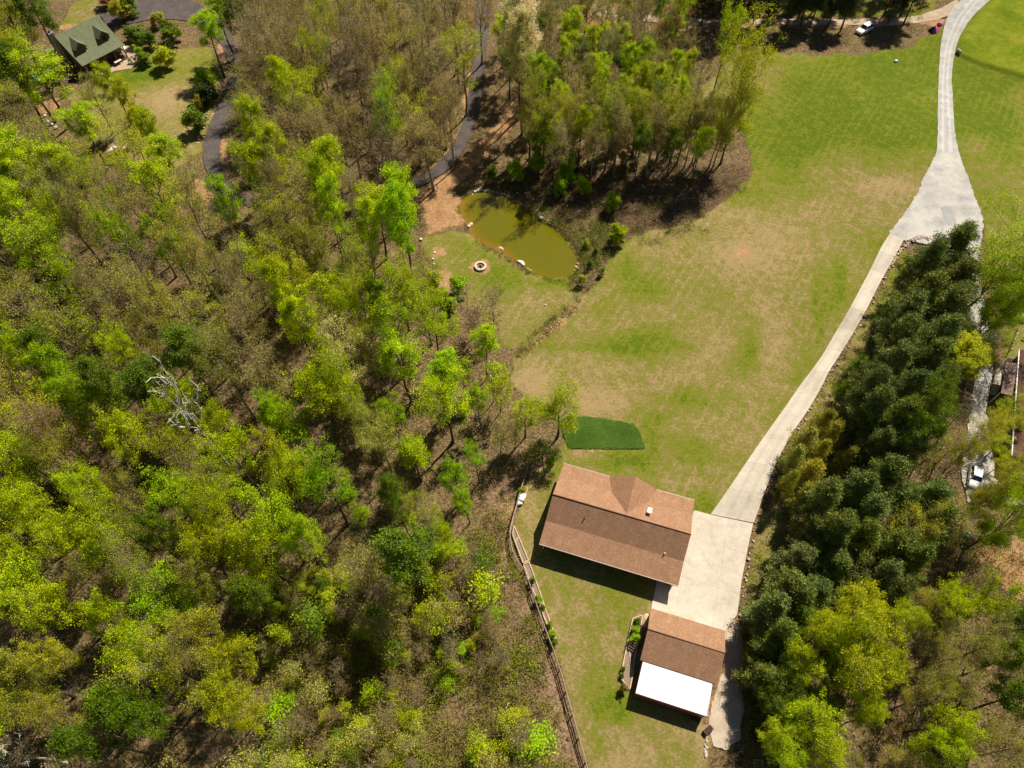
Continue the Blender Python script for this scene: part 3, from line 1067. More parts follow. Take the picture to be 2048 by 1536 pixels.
# garage with an open lean-to
gar = empty('garage', (21.19, 19.56, 0), math.atan2(-.298, .955), 'detached garage with a brown shingle roof and a white metal lean-to along its back', 'garage')
GP = [(-3.25, 2.6), (-.15, 4.2), (3.3, 2.55)]
grf = roof_run(GP, -4.72, 4.72).build('roof', SH_BROWN, gar, uv=True)
MB().tube([(-4.73, .15, 4.22), (4.73, .15, 4.18)], .08, 6).build('ridge_cap', RIDGE, grf)
w = MB()
for u in (-4.5, 4.3):
    vs, fs = gable_wall(GP, u, .18, .25)
    w.add(vs, fs)
w.box((0, 3.0, .7), (9.0, .16, 3.5)).box((0, -3.0, .7), (8.6, .16, 3.4))
w.build('wall', REDW, gar)
for u in (-2.2, 2.2):
    dd_ = MB().box((u, 3.11, 1.1), (2.7, .07, 2.2)).build('garage_door', WHITE, gar)
    MB().box((u, 3.17, .7), (.3, .04, .05)).build('handle', BLACK, dd_)
lt = MB()
lt.slab([(-4.35, -3.28, 2.44), (4.14, -3.28, 2.44), (4.02, -7.08, 2.2), (-4.45, -7.08, 2.2)], .05)
lt.build('lean_to_roof', METALW, gar)
ribs = MB()
for k in range(29):
    x0 = -4.3 + k * .3
    ribs.add(*(lambda q: ([(q, -3.3, 2.442), (q + .05, -3.3, 2.442), (q + .05, -7.06, 2.203), (q, -7.06, 2.203), (q + .025, -3.3, 2.475), (q + .025, -7.06, 2.235)], [(0, 4, 5, 3), (4, 1, 2, 5)]))(x0))
ribs.build('roof_rib', METALW, gar)
w2 = MB().box((-.2, -7.0, .55), (8.3, .08, 3.1))
w2.box((-4.32, -5.05, .55), (.08, 3.8, 3.1))
w2.build('lean_to_wall', REDW, gar)
MB().box((-.2, -7.1, 2.1), (8.6, .06, .16)).build('fascia', TRIM, gar)
for u in (3.95, -4.35):
    MB().box((u, -7.0, .5), (.14, .14, 3.2)).build('corner_post', WHITE if u > 0 else REDW, gar)
MB().box((3.55, -7.09, 1.35), (.22, .12, .25)).build('wall_lamp', WHITE, gar)

# log house with green roof, two dormers and a chimney
rw, re_ = flat(113, 74, 7.3), flat(190, 28, 7.3)
ew, ee = flat(160, 135, 3.0), flat(246, 91, 3.0)
ux = (ee - ew) / np.hypot(*(ee - ew))
ang = math.atan2(ux[1], ux[0])
vx = np.array([ux[1], -ux[0]])
Lh = (np.hypot(*(ee - ew)) + np.hypot(*(re_ - rw))) / 2
ctr_r = (rw + re_) / 2
dv = float(((ew + ee) / 2 - ctr_r) @ vx)
gh = empty('log_house', (ctr_r[0], ctr_r[1], 0), ang, 'story and a half house with a green roof, two dormers and a stone chimney', 'house')
hl = Lh / 2
vb = dv * .66
GPF = [(-dv * .8, 3.6), (0, 7.3), (vb, 7.3 - 3.1), (dv, 3.0)]
roof_run(GPF, -hl, hl, .2).build('roof', SH_GREEN, gh, uv=True)
w = MB()
for u in (-hl + .5, hl - .7):
    vs, fs = gable_wall([(-dv * .78, 3.5), (0, 7.2), (vb, 4.1)], u, .22, .1)
    w.add(vs, fs)
w.box((0, dv * .7, 1.2), (Lh - 1.2, .22, 4.6)).box((0, -vb + .1, 1.2), (Lh - 1.2, .22, 4.6))
w.build('wall', LOG, gh)
for uq in (-hl * .55, hl * .52):
    d = MB()
    zt, zb_ = 6.55, 5.15
    vA, vF = .45, vb - .15                         # apex on the main roof, front of the dormer
    zf = 6.3
    for s in (-1, 1):
        q = [(uq, -vA, zt), (uq, -vF - .3, zt), (uq + s * 1.45, -vF - .3, zb_), (uq + s * 1.45, -vb * .62, zb_)]
        d.slab(q, .12)
    dm = d.build('dormer', SH_GREEN, gh, uv=True)
    vs = [(uq - 1.2, -vF, 4.0), (uq + 1.2, -vF, 4.0), (uq + 1.2, -vF, 5.25), (uq, -vF, 6.35), (uq - 1.2, -vF, 5.25), (uq - 1.2, -vb * .3, 4.0), (uq + 1.2, -vb * .3, 4.0), (uq + 1.2, -vb * .3, 5.25), (uq - 1.2, -vb * .3, 5.25)]
    MB().add(vs, [(0, 1, 2, 3, 4), (1, 6, 7, 2), (0, 4, 8, 5)]).build('dormer_wall', LOG, dm)
    MB().box((uq, -vF - .04, 4.85), (.9, .06, .95)).build('dormer_window', GLASS, dm)
cm = MB().box((-hl - .42, .25, 3.4), (.9, 1.25, 9.4)).build('chimney', plain('chimney_stone', (.36, .31, .27), .9, var=.3, scale=2, bump=.03), gh)
cc = MB().box((-hl - .42, .25, 8.16), (1.05, 1.4, .12)).build('chimney_cap', STEEL, cm)
MB().box((-hl - .42, .25, 8.3), (.4, .6, .2)).build('flue', BLACK, cm)
for k in range(5):
    MB().box((-hl + .6 + k * (Lh - 1.2) / 4, -dv + .3, 1.0), (.2, .2, 3.9)).build('porch_post', LOG, gh)
for u in (-hl * .5, hl * .45):
    f = MB().box((u, -vb - .03, 1.7), (1.4, .08, 1.3)).build('window', TRIM, gh)
    MB().box((u, -vb - .08, 1.7), (1.2, .05, 1.1)).build('pane', GLASS, f)
MB().box((0, -dv * .83, .25), (Lh - 1.0, dv * .36, .2)).build('porch_floor', LOG, gh)

# deck and stair below the log house
dk = empty('wooden_deck', ground(128, 158), ang - .55, 'dark wooden deck with handrails below the green-roofed house', 'deck')
t = MB()
for k in range(14):
    t.box((-2.2 + k * .34, 0, .55), (.31, 3.2, .05))
t.build('deck_boards', LOG, dk)
for sx in (-2.3, 2.5):
    r_ = MB().box((sx, 0, 1.45), (.09, 3.2, .09)).box((sx, 0, 1.05), (.05, 3.2, .05)).build('handrail', plain('red_rail', (.26, .13, .09), .7), dk)
for sx in (-2.3, 2.5):
    for sy in (-1.5, 0, 1.5):
        MB().box((sx, sy, .6), (.11, .11, 1.75)).build('post', LOG, dk)
for k in range(5):
    MB().box((.2, -1.75 - k * .3, .45 - k * .1), (1.6, .3, .05)).build('stair_tread', LOG, dk)

# patio things
CREAM = plain('cream_canvas', (.72, .58, .42), .9, var=.08)
def patio_umbrella(p, lab):
    t = empty('patio_umbrella', ground(*p), .3, lab, 'umbrella')
    can = MB()
    n = 8
    vs = [(0, 0, 2.55)] + [(1.35 * math.cos(2 * math.pi * k / n), 1.35 * math.sin(2 * math.pi * k / n), 2.0) for k in range(n)]
    can.add(vs + [(x, y, z - .03) for x, y, z in vs], [(0, 1 + k, 1 + (k + 1) % n) for k in range(n)] + [(n + 1, n + 2 + (k + 1) % n, n + 2 + k) for k in range(n)])
    can.build('canopy', CREAM, t)
    MB().tube([(0, 0, 0), (0, 0, 2.7)], .03, 8).build('pole', LOG, t)
    MB().lathe([(.3, 0), (.3, .06), (.08, .12)], n=14).build('base', BLACK, t)


def table(p, lab, rz):
    t = empty('patio_table', ground(*p), rz, lab, 'table')
    MB().box((0, 0, .78), (1.7, 1.0, .06)).build('tabletop', CREAM, t)
    for sx in (-.75, .75):
        for sy in (-.42, .42):
            MB().box((sx, sy, .42), (.08, .08, .72)).build('leg', LOG, t)


def chair(p, lab, rz):
    t = empty('patio_chair', ground(*p), rz, lab, 'chair', 'patio chairs by the green-roofed house')
    MB().box((0, 0, .46), (.66, .66, .12)).build('seat', CREAM, t, bevel=.03)
    MB().box((0, .36, .82), (.66, .12, .72), rx=-.2).build('backrest', CREAM, t, bevel=.03)
    for s in (-.38, .38):
        MB().box((s, .0, .62), (.09, .7, .07)).build('armrest', LOG, t)
        MB().box((s, -.28, .3), (.07, .07, .6)).build('leg', LOG, t)
        MB().box((s, .3, .3), (.07, .07, .6)).build('leg', LOG, t)


patio_umbrella((248, 113), 'cream patio umbrella beside the green-roofed house')
table((238, 128), 'cream rectangular patio table at the lower edge of the stone patio', ang)
chair((262, 128), 'cream patio chair just right of the patio table', .4)
chair((231, 107), 'cream patio chair close under the eave of the green roof', 1.9)
chair((272, 118), 'cream patio chair at the outer corner of the stone patio', -.9)
sb = empty('storage_box', ground(104, 108), ang, 'low green-topped storage box by the chimney end of the log house', 'storage box')
MB().box((0, 0, .45), (2.0, 1.3, .9)).build('body', LOG, sb, bevel=.03)
MB().box((0, 0, .96), (2.15, 1.45, .1)).build('lid', plain('green_lid', (.14, .19, .05), .8), sb, bevel=.02)
# teal tarpaulin under the trees
tw = ground(98, 152)
bm = MB()
n = 14
vs = []
for i in range(n + 1):
    for j in range(n + 1):
        u, v = i / n - .5, j / n - .5
        vs.append((u * 6.0, v * 4.5, .45 + .5 * math.cos(u * 3) * math.cos(v * 3) + .12 * float(N1(np.array(u * 9 + 30), np.array(v * 9 + 30)))))
bm.add(vs, [(i * (n + 1) + j, (i + 1) * (n + 1) + j, (i + 1) * (n + 1) + j + 1, i * (n + 1) + j + 1) for i in range(n) for j in range(n)])
tp = bm.build('tarpaulin', plain('teal_tarp', (.05, .27, .24), .5, var=.15), None, tw, .5, smooth=True)
tag(tp, 'teal tarpaulin spread under the trees left of the wooden deck', 'tarp')

# house at the right edge of the picture
rh0 = flat(2040, 800, 3.2)
ruL, ruT = flat(2030, 912, 3.2), flat(2044, 700, 3.2)
ang2 = math.atan2(*(ruT - ruL)[::-1])
Lr = float(np.hypot(*(ruT - ruL)))
rh = empty('neighbour_house', (*((ruL + ruT) / 2), 0), ang2, 'dark brown roofed house half out of the picture behind lime shrubs', 'house')
RP = [(-.3, 3.1), (4.6, 5.6), (9.5, 3.1)]
MBr = MB()
for (v0, z0), (v1, z1) in zip(RP[:-1], RP[1:]):
    MBr.slab([(-Lr / 2, -v0, z0), (Lr / 2, -v0, z0), (Lr / 2, -v1, z1), (-Lr / 2, -v1, z1)], .18)
MBr.build('roof', SH_DARK, rh, uv=True)
w = MB()
for u in (-Lr / 2 + .5, Lr / 2 - .7):
    vs, fs = gable_wall(RP, u, .2)
    w.add(vs, fs)
w.box((0, 0, 1.2), (Lr - 1.1, .2, 3.6)).box((0, -9.1, 1.2), (Lr - 1.1, .2, 3.6))
w.build('wall', LOG, rh)
MB().box((0, .36, 3.06), (Lr, .14, .14)).build('gutter', WHITE, rh)
pr = MB()
pl = [local(rh, p, 2.9) for p in ((2012, 724), (2037, 727), (2024, 792), (2002, 786))]
pr.slab([(p.x, p.y, 2.9) for p in pl], .16)
pr.build('porch_roof', plain('porch_shingles', (.24, .15, .12), .9, var=.2, scale=3), rh, uv=True)
pc = sum((Vector((p.x, p.y, 0)) for p in pl), Vector()) / 4
for p in pl:
    q = pc.lerp(Vector((p.x, p.y, 0)), .88)
    MB().box((q.x, q.y, 1.2), (.14, .14, 3.3)).build('porch_post', WHITE, rh)
a_, b_ = local(rh, (2014, 719), 1.0), local(rh, (2034, 722), 1.0)
rl = MB()
for k in range(13):
    q = a_.lerp(b_, k / 12)
    rl.box((q.x, q.y, .75), (.06, .06, 1.4))
for zz_ in (1.45, .3):
    rl.tube([(a_.x, a_.y, zz_), (b_.x, b_.y, zz_)], .05, 4)
rl.build('porch_railing', WHITE, rh)
gd = local(rh, (2040, 928), .0)
MB().box((gd.x - .4, gd.y - 1.2, 1.2), (.3, 5.0, 2.4)).build('side_door', WHITE, rh)
MB().box((-Lr / 2 - 1.2, -4.2, .8), (2.6, 6.4, 3.0)).build('carport', plain('carport_roof', (.40, .41, .43), .6), rh)

# ---------------------------------------------------------------- vehicles
def car(name, loc, rz, label, Lc=4.7, Wc=1.85, Hc=1.65, suv=True):
    t = empty(name, loc, rz, label, 'car')
    paint = plain('white_car_paint', (.78, .79, .80), .25, var=.03, spec=.5)
    # side outline (x along the car, z), swept across with tumblehome
    low = [(-.5, .32), (-.5, .72), (-.46, .92), (-.30, 1.0), (.16, 1.0), (.22, .98), (.42, .86), (.49, .70), (.5, .32)]
    vs, fs = [], []
    m = len(low)
    for j, (yy, sc, ins) in enumerate(((-.5, .97, .0), (-.46, 1, .03), (.46, 1, .03), (.5, .97, .0))):
        for x, z in low:
            vs.append((x * Lc * (1 if abs(yy) < .5 else .97), yy * Wc, .32 + (z - .32) * (1.0 if abs(yy) < .5 else .9)))
    for j in range(3):
        for i in range(m - 1):
            fs.append((j * m + i, j * m + i + 1, (j + 1) * m + i + 1, (j + 1) * m + i))
    fs += [tuple(range(m - 1, -1, -1)), tuple(3 * m + i for i in range(m))]
    fs.append((0, m, 2 * m, 3 * m))
    body = MB().add(vs, [tuple(reversed(f)) for f in fs]).build('body', paint, t, bevel=.04)
    # cabin
    x0, x1 = (-.46, .20)
    zt = Hc
    base = [(x0 * Lc, -.46 * Wc, 1.0), (x1 * Lc, -.46 * Wc, .99), (x1 * Lc, .46 * Wc, .99), (x0 * Lc, .46 * Wc, 1.0)]
    top = [((x0 + .06) * Lc, -.37 * Wc, zt), ((x1 - .13) * Lc, -.37 * Wc, zt), ((x1 - .13) * Lc, .37 * Wc, zt), ((x0 + .06) * Lc, .37 * Wc, zt)]
    MB().add(base + top, [(3, 2, 1, 0), (0, 1, 5, 4), (1, 2, 6, 5), (2, 3, 7, 6), (3, 0, 4, 7)]).build('window', GLASS, t, bevel=.03)
    r2 = [(p[0], p[1], zt - .02) for p in top]
    MB().slab([((x0 + .05) * Lc, -.38 * Wc, zt + .03), ((x1 - .12) * Lc, -.38 * Wc, zt + .03), ((x1 - .12) * Lc, .38 * Wc, zt + .03), ((x0 + .05) * Lc, .38 * Wc, zt + .03)], .07).build('roof', paint, t, bevel=.03)
    pil = MB()
    for s in (-1, 1):
        for xb, xt in ((x1, x1 - .13), (-.12, -.12), (x0, x0 + .06)):
            pil.tube([(xb * Lc, s * .462 * Wc, 1.0), (xt * Lc, s * .375 * Wc, zt + .01)], .05, 5)
    pil.build('pillar', paint, t)
    for sx in (-.31, .32):
        for s in (-1, 1):
            prof = [(.2, -.1), (.33, -.1), (.34, 0), (.33, .1), (.2, .1)]
            vs2, fs2 = [], []
            k = 18
            for r_, y_ in prof:
                for q in range(k):
                    vs2.append((sx * Lc + r_ * math.cos(2 * math.pi * q / k), s * Wc * .46 + y_, .34 + r_ * math.sin(2 * math.pi * q / k)))
            for i in range(len(prof) - 1):
                for q in range(k):
                    fs2.append((i * k + q, i * k + (q + 1) % k, (i + 1) * k + (q + 1) % k, (i + 1) * k + q))
            wh = MB().add(vs2, fs2).build('wheel', BLACK, t)
            MB().box((sx * Lc, s * Wc * .46, .34), (.36, .16, .36), ry=.78).build('rim', STEEL, wh)
    for s in (-1, 1):
        MB().box((.487 * Lc, s * .36 * Wc, .74), (.1, .34, .14)).build('headlight', plain('lamp_glass', (.6, .62, .65), .1, spec=.6), t)
        MB().box((-.495 * Lc, s * .4 * Wc, .86), (.06, .16, .3)).build('tail_light', plain('red_lamp', (.35, .02, .02), .2), t)
        MB().box((.17 * Lc, s * .53 * Wc, 1.06), (.14, .2, .12)).build('side_mirror', paint, t, bevel=.02)
    return t


a, b2 = ground(1711, 70), ground(1742, 55)
car('parked_car', ground(1727, 63), math.atan2(a.y - b2.y, a.x - b2.x), 'white car parked on the grass under the pine row by the dirt track')
a, b2 = ground(1944, 973), ground(1947, 945)
car('parked_car', ground(1945, 959), math.atan2(a.y - b2.y, a.x - b2.x), 'small white car seen through thin branches on the gravel by the right-hand house', Lc=3.3, Wc=1.55, Hc=1.55)
tb = empty('storage_tub', ground(1944, 992), .4, 'small white tub on the gravel just below the white car', 'tub')
MB().lathe([(.34, 0), (.42, .5), (.40, .52), (.36, .5), (.30, .06)], n=16).build('body', WHITE, tb)
tb = empty('storage_tub', ground(1934, 1072), .2, 'small pale green lidded tub alone on the bare lawn', 'tub')
MB().lathe([(.36, 0), (.44, .5), (.30, .62), (.05, .68)], n=16).build('body', plain('pale_green_plastic', (.40, .55, .45), .4), tb)

# pink things beside the lane
tn = empty('pop_up_tent', ground(1867, 62), R(20), 'pink pop-up tent with shade coloured black on one side, beside the gravel lane', 'tent')
PINK = plain('pink_nylon', (.70, .07, .34), .6, var=.08)
ap = (-.1, .1, 1.25)
qs = [(-1.0, -.9, 0), (1.15, -1.0, 0), (1.0, .8, 0), (-.9, 1.0, 0)]
MB().add([ap, qs[1], qs[2], (.0, .95, .0), (.05, -1.05, 0)], [(0, 4, 1), (0, 1, 2), (0, 2, 3)]).build('pink_panel', PINK, tn)
MB().add([ap, (.05, -1.05, 0), qs[0], qs[3], (.0, .95, 0)], [(0, 2, 1), (0, 3, 2), (0, 4, 3)]).build('shaded_panel', BLACK, tn)  # side turned from the sun, its shade put in as black
bg_ = MB()
bg_.lathe([(.05, .62), (.35, .55), (.55, .3), (.6, .08), (.5, 0)][::-1], n=12)
o = bg_.build('bean_bag', plain('faded_pink', (.62, .16, .30), .8, var=.15), None, ground(1879, 49), .2, smooth=True)
tag(o, 'faded pink bean bag at the edge of the gravel lane above the tent', 'bean bag')
bx = empty('utility_box', ground(1791, 124), .3, 'small white box standing alone on the upper lawn', 'box')
MB().box((0, 0, .2), (.6, .5, .4)).build('body', WHITE, bx, bevel=.03)
MB().box((0, 0, .42), (.66, .56, .06)).build('lid', plain('blue_grey_lid', (.45, .52, .60), .5), bx, bevel=.01)
# cushions on swings by the right-hand house
for p, lab, c_ in (((1972, 686), 'pale pink and white canopy seen among the lime shrubs, the upper of two', (.72, .55, .58)), ((1971, 703), 'salmon pink canopy seen among the lime shrubs, the lower of two', (.72, .33, .30))):
    t = empty('garden_swing', ground(*p), .1, lab, 'garden swing')
    cv = MB()
    vs = []
    for i in range(7):
        x = -1 + i / 3
        vs += [(x, -.75, 1.9 - .28 * x * x), (x, .75, 1.95 - .28 * x * x)]
    cv.add(vs + [(x, y, z - .04) for x, y, z in vs], [(2 * i, 2 * i + 2, 2 * i + 3, 2 * i + 1) for i in range(6)] + [(14 + 2 * i, 15 + 2 * i, 17 + 2 * i, 16 + 2 * i) for i in range(6)])
    cv.build('canopy', plain('canopy_%02d' % int(c_[1] * 100), c_, .8, var=.12), t)
    MB().box((0, 0, .5), (1.5, .5, .08)).build('seat', WHITE, t)
    MB().box((0, .28, .8), (1.5, .06, .5)).build('backrest', WHITE, t)
    for sx in (-.95, .95):
        MB().tube([(sx, -.6, 0), (sx, 0, 1.65), (sx, .6, 0)], .04, 6).build('leg', STEEL, t)
# trellis fence at the right-hand house
fn = empty('picket_fence', ground(2024, 690), 0, 'pale garden fence running up from the white porch railing', 'fence')
p0, p1 = ground(2016, 706), ground(2031, 664)
for k in range(8):
    q = p0.lerp(p1, k / 7) - fn.location
    MB().box((q.x, q.y, .5), (.09, .09, 1.1)).build('post', WOODG, fn)
for zq in (.4, .9):
    MB().tube([p0 - fn.location + Vector((0, 0, zq)), p1 - fn.location + Vector((0, 0, zq))], .035, 4).build('rail', WHITE, fn)

# ---------------------------------------------------------------- fences, beds and small yard things
def rail_fence(name, pts, label, spacing=2.5, hgt_=1.25, rails=(.45, .85, 1.2), mat=WOODG, rmat=WOODG):
    w = np.array([ground(*p)[:2] for p in pts])
    w = resample(smooth_line(w, 1), spacing)
    c = Vector((*w[len(w) // 2], 0))
    c.z = float(hgt(c.x, c.y))
    f = empty(name, c, 0, label, 'fence')
    P3 = [Vector((x, y, float(hgt(x, y)))) - c for x, y in w]
    for p in P3:
        MB().box((p.x, p.y, p.z + hgt_ / 2 - .1), (.14, .14, hgt_ + .2), rz=random.random()).build('post', mat, f, bevel=.015)
    for a, b_ in zip(P3[:-1], P3[1:]):
        for zr_ in rails:
            dz1, dz2 = random.uniform(-.04, .04), random.uniform(-.04, .04)
            e = (b_ - a) * .04
            mid = (a + b_) / 2 + Vector((random.uniform(-.04, .04), random.uniform(-.04, .04), zr_ + random.uniform(-.03, .03)))
            MB().tube([a - e + Vector((0, 0, zr_ + dz1)), mid, b_ + e + Vector((0, 0, zr_ + dz2))], [.055, .07, .055], 5).build('rail', rmat, f)
    return f


rail_fence('split_rail_fence', [(1058, 930), (1052, 952), (1044, 975), (1036, 1006), (1027, 1035), (1021, 1060), (1017, 1084), (1023, 1105), (1034, 1124), (1046, 1142)],
           'weathered split rail fence curving round the white bags and the upper raised bed')
rail_fence('split_rail_fence', [(1050, 1146), (1062, 1180), (1072, 1212), (1084, 1245), (1096, 1278), (1107, 1305), (1117, 1335), (1127, 1370), (1138, 1408), (1148, 1446), (1160, 1488), (1172, 1532), (1184, 1576)],
           'weathered split rail fence running down from the raised beds along the yard')


def raised_bed(poly, label, cross=()):
    P3 = [ground(*p) for p in poly]
    c = sum(P3, Vector()) / len(P3)
    t = empty('raised_bed', c, 0, label, 'raised bed')
    q = [p - c for p in P3]
    n = len(q)
    s = MB()
    s.prism([(p.x, p.y) for p in q], -.3, .16)
    s.build('soil', SOIL, t)
    for i in range(n):
        a, b_ = q[i], q[(i + 1) % n]
        d = b_ - a
        MB().box(((a.x + b_.x) / 2, (a.y + b_.y) / 2, .06), (d.length, .16, .46), rz=math.atan2(d.y, d.x)).build('timber', TIMBER, t, bevel=.02)
    for (i, f1), (j, f2) in cross:
        a, b_ = q[i].lerp(q[(i + 1) % n], f1), q[j].lerp(q[(j + 1) % n], f2)
        d = b_ - a
        MB().box(((a.x + b_.x) / 2, (a.y + b_.y) / 2, .05), (d.length, .14, .42), rz=math.atan2(d.y, d.x)).build('cross_timber', TIMBER, t, bevel=.02)
    return t


raised_bed([(1028, 1052), (1057, 1122), (1046, 1127), (1025, 1070)], 'narrow raised bed of pale timber left of the brown-roofed house, with bare soil', (((0, .33), (2, .72)),))
raised_bed([(1047, 1130), (1058, 1125), (1078, 1180), (1094, 1228), (1111, 1275), (1109, 1288), (1094, 1250), (1070, 1190)], 'long tapering timber raised bed with a few green plants along the fence', (((2, .5), (6, .5)),))
raised_bed([(1046, 974), (1055, 976), (1048, 1004), (1040, 1004)], 'short timber bed holding two white bags beside the fence')
raised_bed([(1265, 1238), (1284, 1231), (1281, 1262), (1268, 1320), (1265, 1350), (1259, 1379), (1240, 1355), (1252, 1300)], 'timber-edged planting bed beside the garage wall', (((4, .2), (7, .3)),))


def pillow(name, p, label, sx, sy, sz, rz, mat, z=.1, cat='bag', group=None):
    vs, fs = [], []
    n, m = 14, 8
    for j in range(m + 1):
        ph = -math.pi / 2 + math.pi * j / m
        for i in range(n):
            th = 2 * math.pi * i / n
            cx, sy_ = math.cos(th), math.sin(th)
            r = math.cos(ph) ** .5 if math.cos(ph) > 0 else 0
            e = (abs(cx) ** 4 + abs(sy_) ** 4) ** -.25
            k = 1 + .12 * math.sin(5 * th + 3 * ph)
            vs.append((sx * r * cx * e * k, sy * r * sy_ * e * k, sz * math.sin(ph) * (1 + .2 * math.sin(4 * th)) + sz))
    for j in range(m):
        for i in range(n):
            fs.append((j * n + i, j * n + (i + 1) % n, (j + 1) * n + (i + 1) % n, (j + 1) * n + i))
    loc = ground(*p)
    loc.z += z
    o = MB().add(vs, fs).build(name, mat, None, loc, rz, smooth=True)
    return tag(o, label, cat, group)


BAG = plain('white_bag_plastic', (.80, .82, .80), .4, var=.06)
pillow('white_bag', (1043, 996), 'larger white bag on the timber bed beside the fence', .55, .7, .28, R(-15), BAG, .2)
pillow('white_bag', (1039, 1006), 'smaller white bag lying below the larger one by the fence', .42, .42, .22, R(20), BAG, .05)

tr_m = plain('copper_brown_metal', (.36, .21, .16), .6, var=.2)
for (pa, pb, n, lab) in (((1275, 1273), (1284, 1255), 5, 'brown ladder trellis leaning over the planting bed, the upper of two'), ((1259, 1303), (1266, 1288), 4, 'brown arched trellis over the planting bed, the lower of two')):
    A, B_ = ground(*pa), ground(*pb)
    t = empty('trellis', A, 0, lab, 'trellis')
    d = (B_ - A)
    sd = Vector((-d.y, d.x, 0)).normalized() * -.38
    for s in (-1, 1):
        MB().tube([sd * s + Vector((0, 0, .4)), d + sd * s + Vector((0, 0, 1.3))], .035, 5).build('side_rail', tr_m, t)
    for k in range(n):
        q = d * ((k + .5) / n) + Vector((0, 0, .4 + .9 * (k + .5) / n))
        MB().tube([q - sd * 1.15, q + sd * 1.15], .03, 5).build('rung', tr_m, t)
    for s in (-1, 1):
        MB().tube([d + sd * s + Vector((0, 0, 0)), d + sd * s + Vector((0, 0, 1.32))], .03, 5).build('leg', tr_m, t)
A, B_ = ground(1239, 1356), ground(1257, 1380)
o = MB().box((0, 0, .14), ((B_ - A).length, .2, .28)).build('railway_sleeper', DARKW, None, (A + B_) / 2, math.atan2((B_ - A).y, (B_ - A).x), bevel=.02)
tag(o, 'dark timber sleeper closing the lower end of the planting bed', 'timber')

bn = empty('waste_bin', ground(1492, 1301), .2, 'black waste bin in the shade right of the garage', 'bin')
MB().prism([(-.32, -.36), (.32, -.36), (.32, .36), (-.32, .36)], 0, 1.0, 1.15).build('body', BLACK, bn, bevel=.03)
ld = MB().box((0, .0, 1.05), (.74, .84, .08), rx=.05).build('lid', BLACK, bn, bevel=.03)
MB().box((0, -.46, 1.0), (.5, .06, .06)).build('handle', BLACK, bn)
MB().box((.05, .0, 1.11), (.34, .28, .05)).build('lid_bag', WHITE, bn)
ct = empty('wooden_crate', ground(1415, 1461), R(35), 'dark wooden crate standing by the lower corner of the lean-to', 'crate')
for k in range(4):
    MB().box((-.45 + k * .3, 0, .5), (.24, .6, .04)).build('top_slat', DARKW, ct)
for s in (-1, 1):
    MB().box((0, s * .28, .26), (1.15, .05, .5)).build('side_panel', DARKW, ct)
    MB().box((s * .57, 0, .26), (.05, .52, .5)).build('end_panel', DARKW, ct)
cg = empty('wire_cage', ground(1513, 1530), R(-5), 'small square wire cage at the bottom edge under the pines', 'cage')
for s in (-1, 1):
    MB().tube([(-.45, s * .45, .8), (.45, s * .45, .8)], .02, 4).build('top_wire', STEEL, cg)
    MB().tube([(s * .45, -.45, .8), (s * .45, .45, .8)], .02, 4).build('top_wire', STEEL, cg)
    for q in (-1, 1):
        MB().tube([(s * .45, q * .45, 0), (s * .45, q * .45, .8)], .02, 4).build('leg', STEEL, cg)

# ---------------------------------------------------------------- stones, fire pit, pond side
def stone_mesh(seed, name='rock'):
    r = np.random.default_rng(seed)
    bm = bmesh.new()
    bmesh.ops.create_icosphere(bm, subdivisions=2, radius=.5)
    sc = np.array([1, r.uniform(.6, .9), r.uniform(.42, .65)])
    ds = r.normal(size=(7, 3))
    ds /= np.linalg.norm(ds, axis=1)[:, None]
    hs = r.uniform(.30, .46, 7)
    for v in bm.verts:
        p = np.array(v.co)
        for d, h in zip(ds, hs):
            k = p @ d
            if k > h:
                p = p - d * (k - h) * .9
        v.co = p * sc * (1 + .03 * r.normal())
    me = bpy.data.meshes.new(name)
    bm.to_mesh(me)
    bm.free()
    me.materials.append(STONE)
    return me


STONES = [stone_mesh(40 + k) for k in range(7)]


def rock(p, size, label, group=None, col=(.50, .43, .35), name='rock', sink=.12, asp=1.0, w=None):
    loc = ground(*p) if w is None else Vector(w)
    o = bpy.data.objects.new(name, random.choice(STONES))
    COL.objects.link(o)
    o.location = loc + Vector((0, 0, size * sink))
    o.scale = (size * asp, size, size * random.uniform(.75, 1.1))
    o.rotation_euler = (random.uniform(-.15, .15), random.uniform(-.15, .15), random.uniform(0, 6.28))
    k = random.uniform(.8, 1.15)
    o.color = (col[0] * k, col[1] * k, col[2] * k, 1)
    return tag(o, label, 'rock', group)


PALE = (.66, .56, .46)
GREY = (.26, .23, .21)
for p, s, c in (((951, 383), .8, PALE), ((957, 381), .9, PALE), ((963, 380), .7, PALE), ((946, 390), .6, PALE), ((970, 382), .9, GREY), ((976, 380), .8, PALE), ((986, 383), .6, GREY), ((995, 387), .8, GREY), ((1003, 388), .7, GREY),
                ((1010, 389), .8, GREY), ((1016, 393), .6, GREY), ((1024, 396), .6, GREY), ((1033, 403), .6, GREY), ((1041, 411), .5, GREY)):
    rock(p, s, 'rock in the row along the upper end of the pond', 'rocks along the upper end of the pond', c)
for p, s, lab in (((938, 453), .95, 'pale rock at the left tip of the pond, lower of two'), ((942, 449), .85, 'pale rock at the left tip of the pond, upper of two')):
    rock(p, s, lab, None, PALE)
for p, s in (((947, 443), 1.0), ((950, 440), .9)):
    rock(p, s, 'dark rock in the shade at the left tip of the pond', 'dark rocks at the left tip of the pond', GREY)
rock((1083, 437), 1.3, 'largest grey rock on the far bank of the pond', None, (.34, .31, .30))
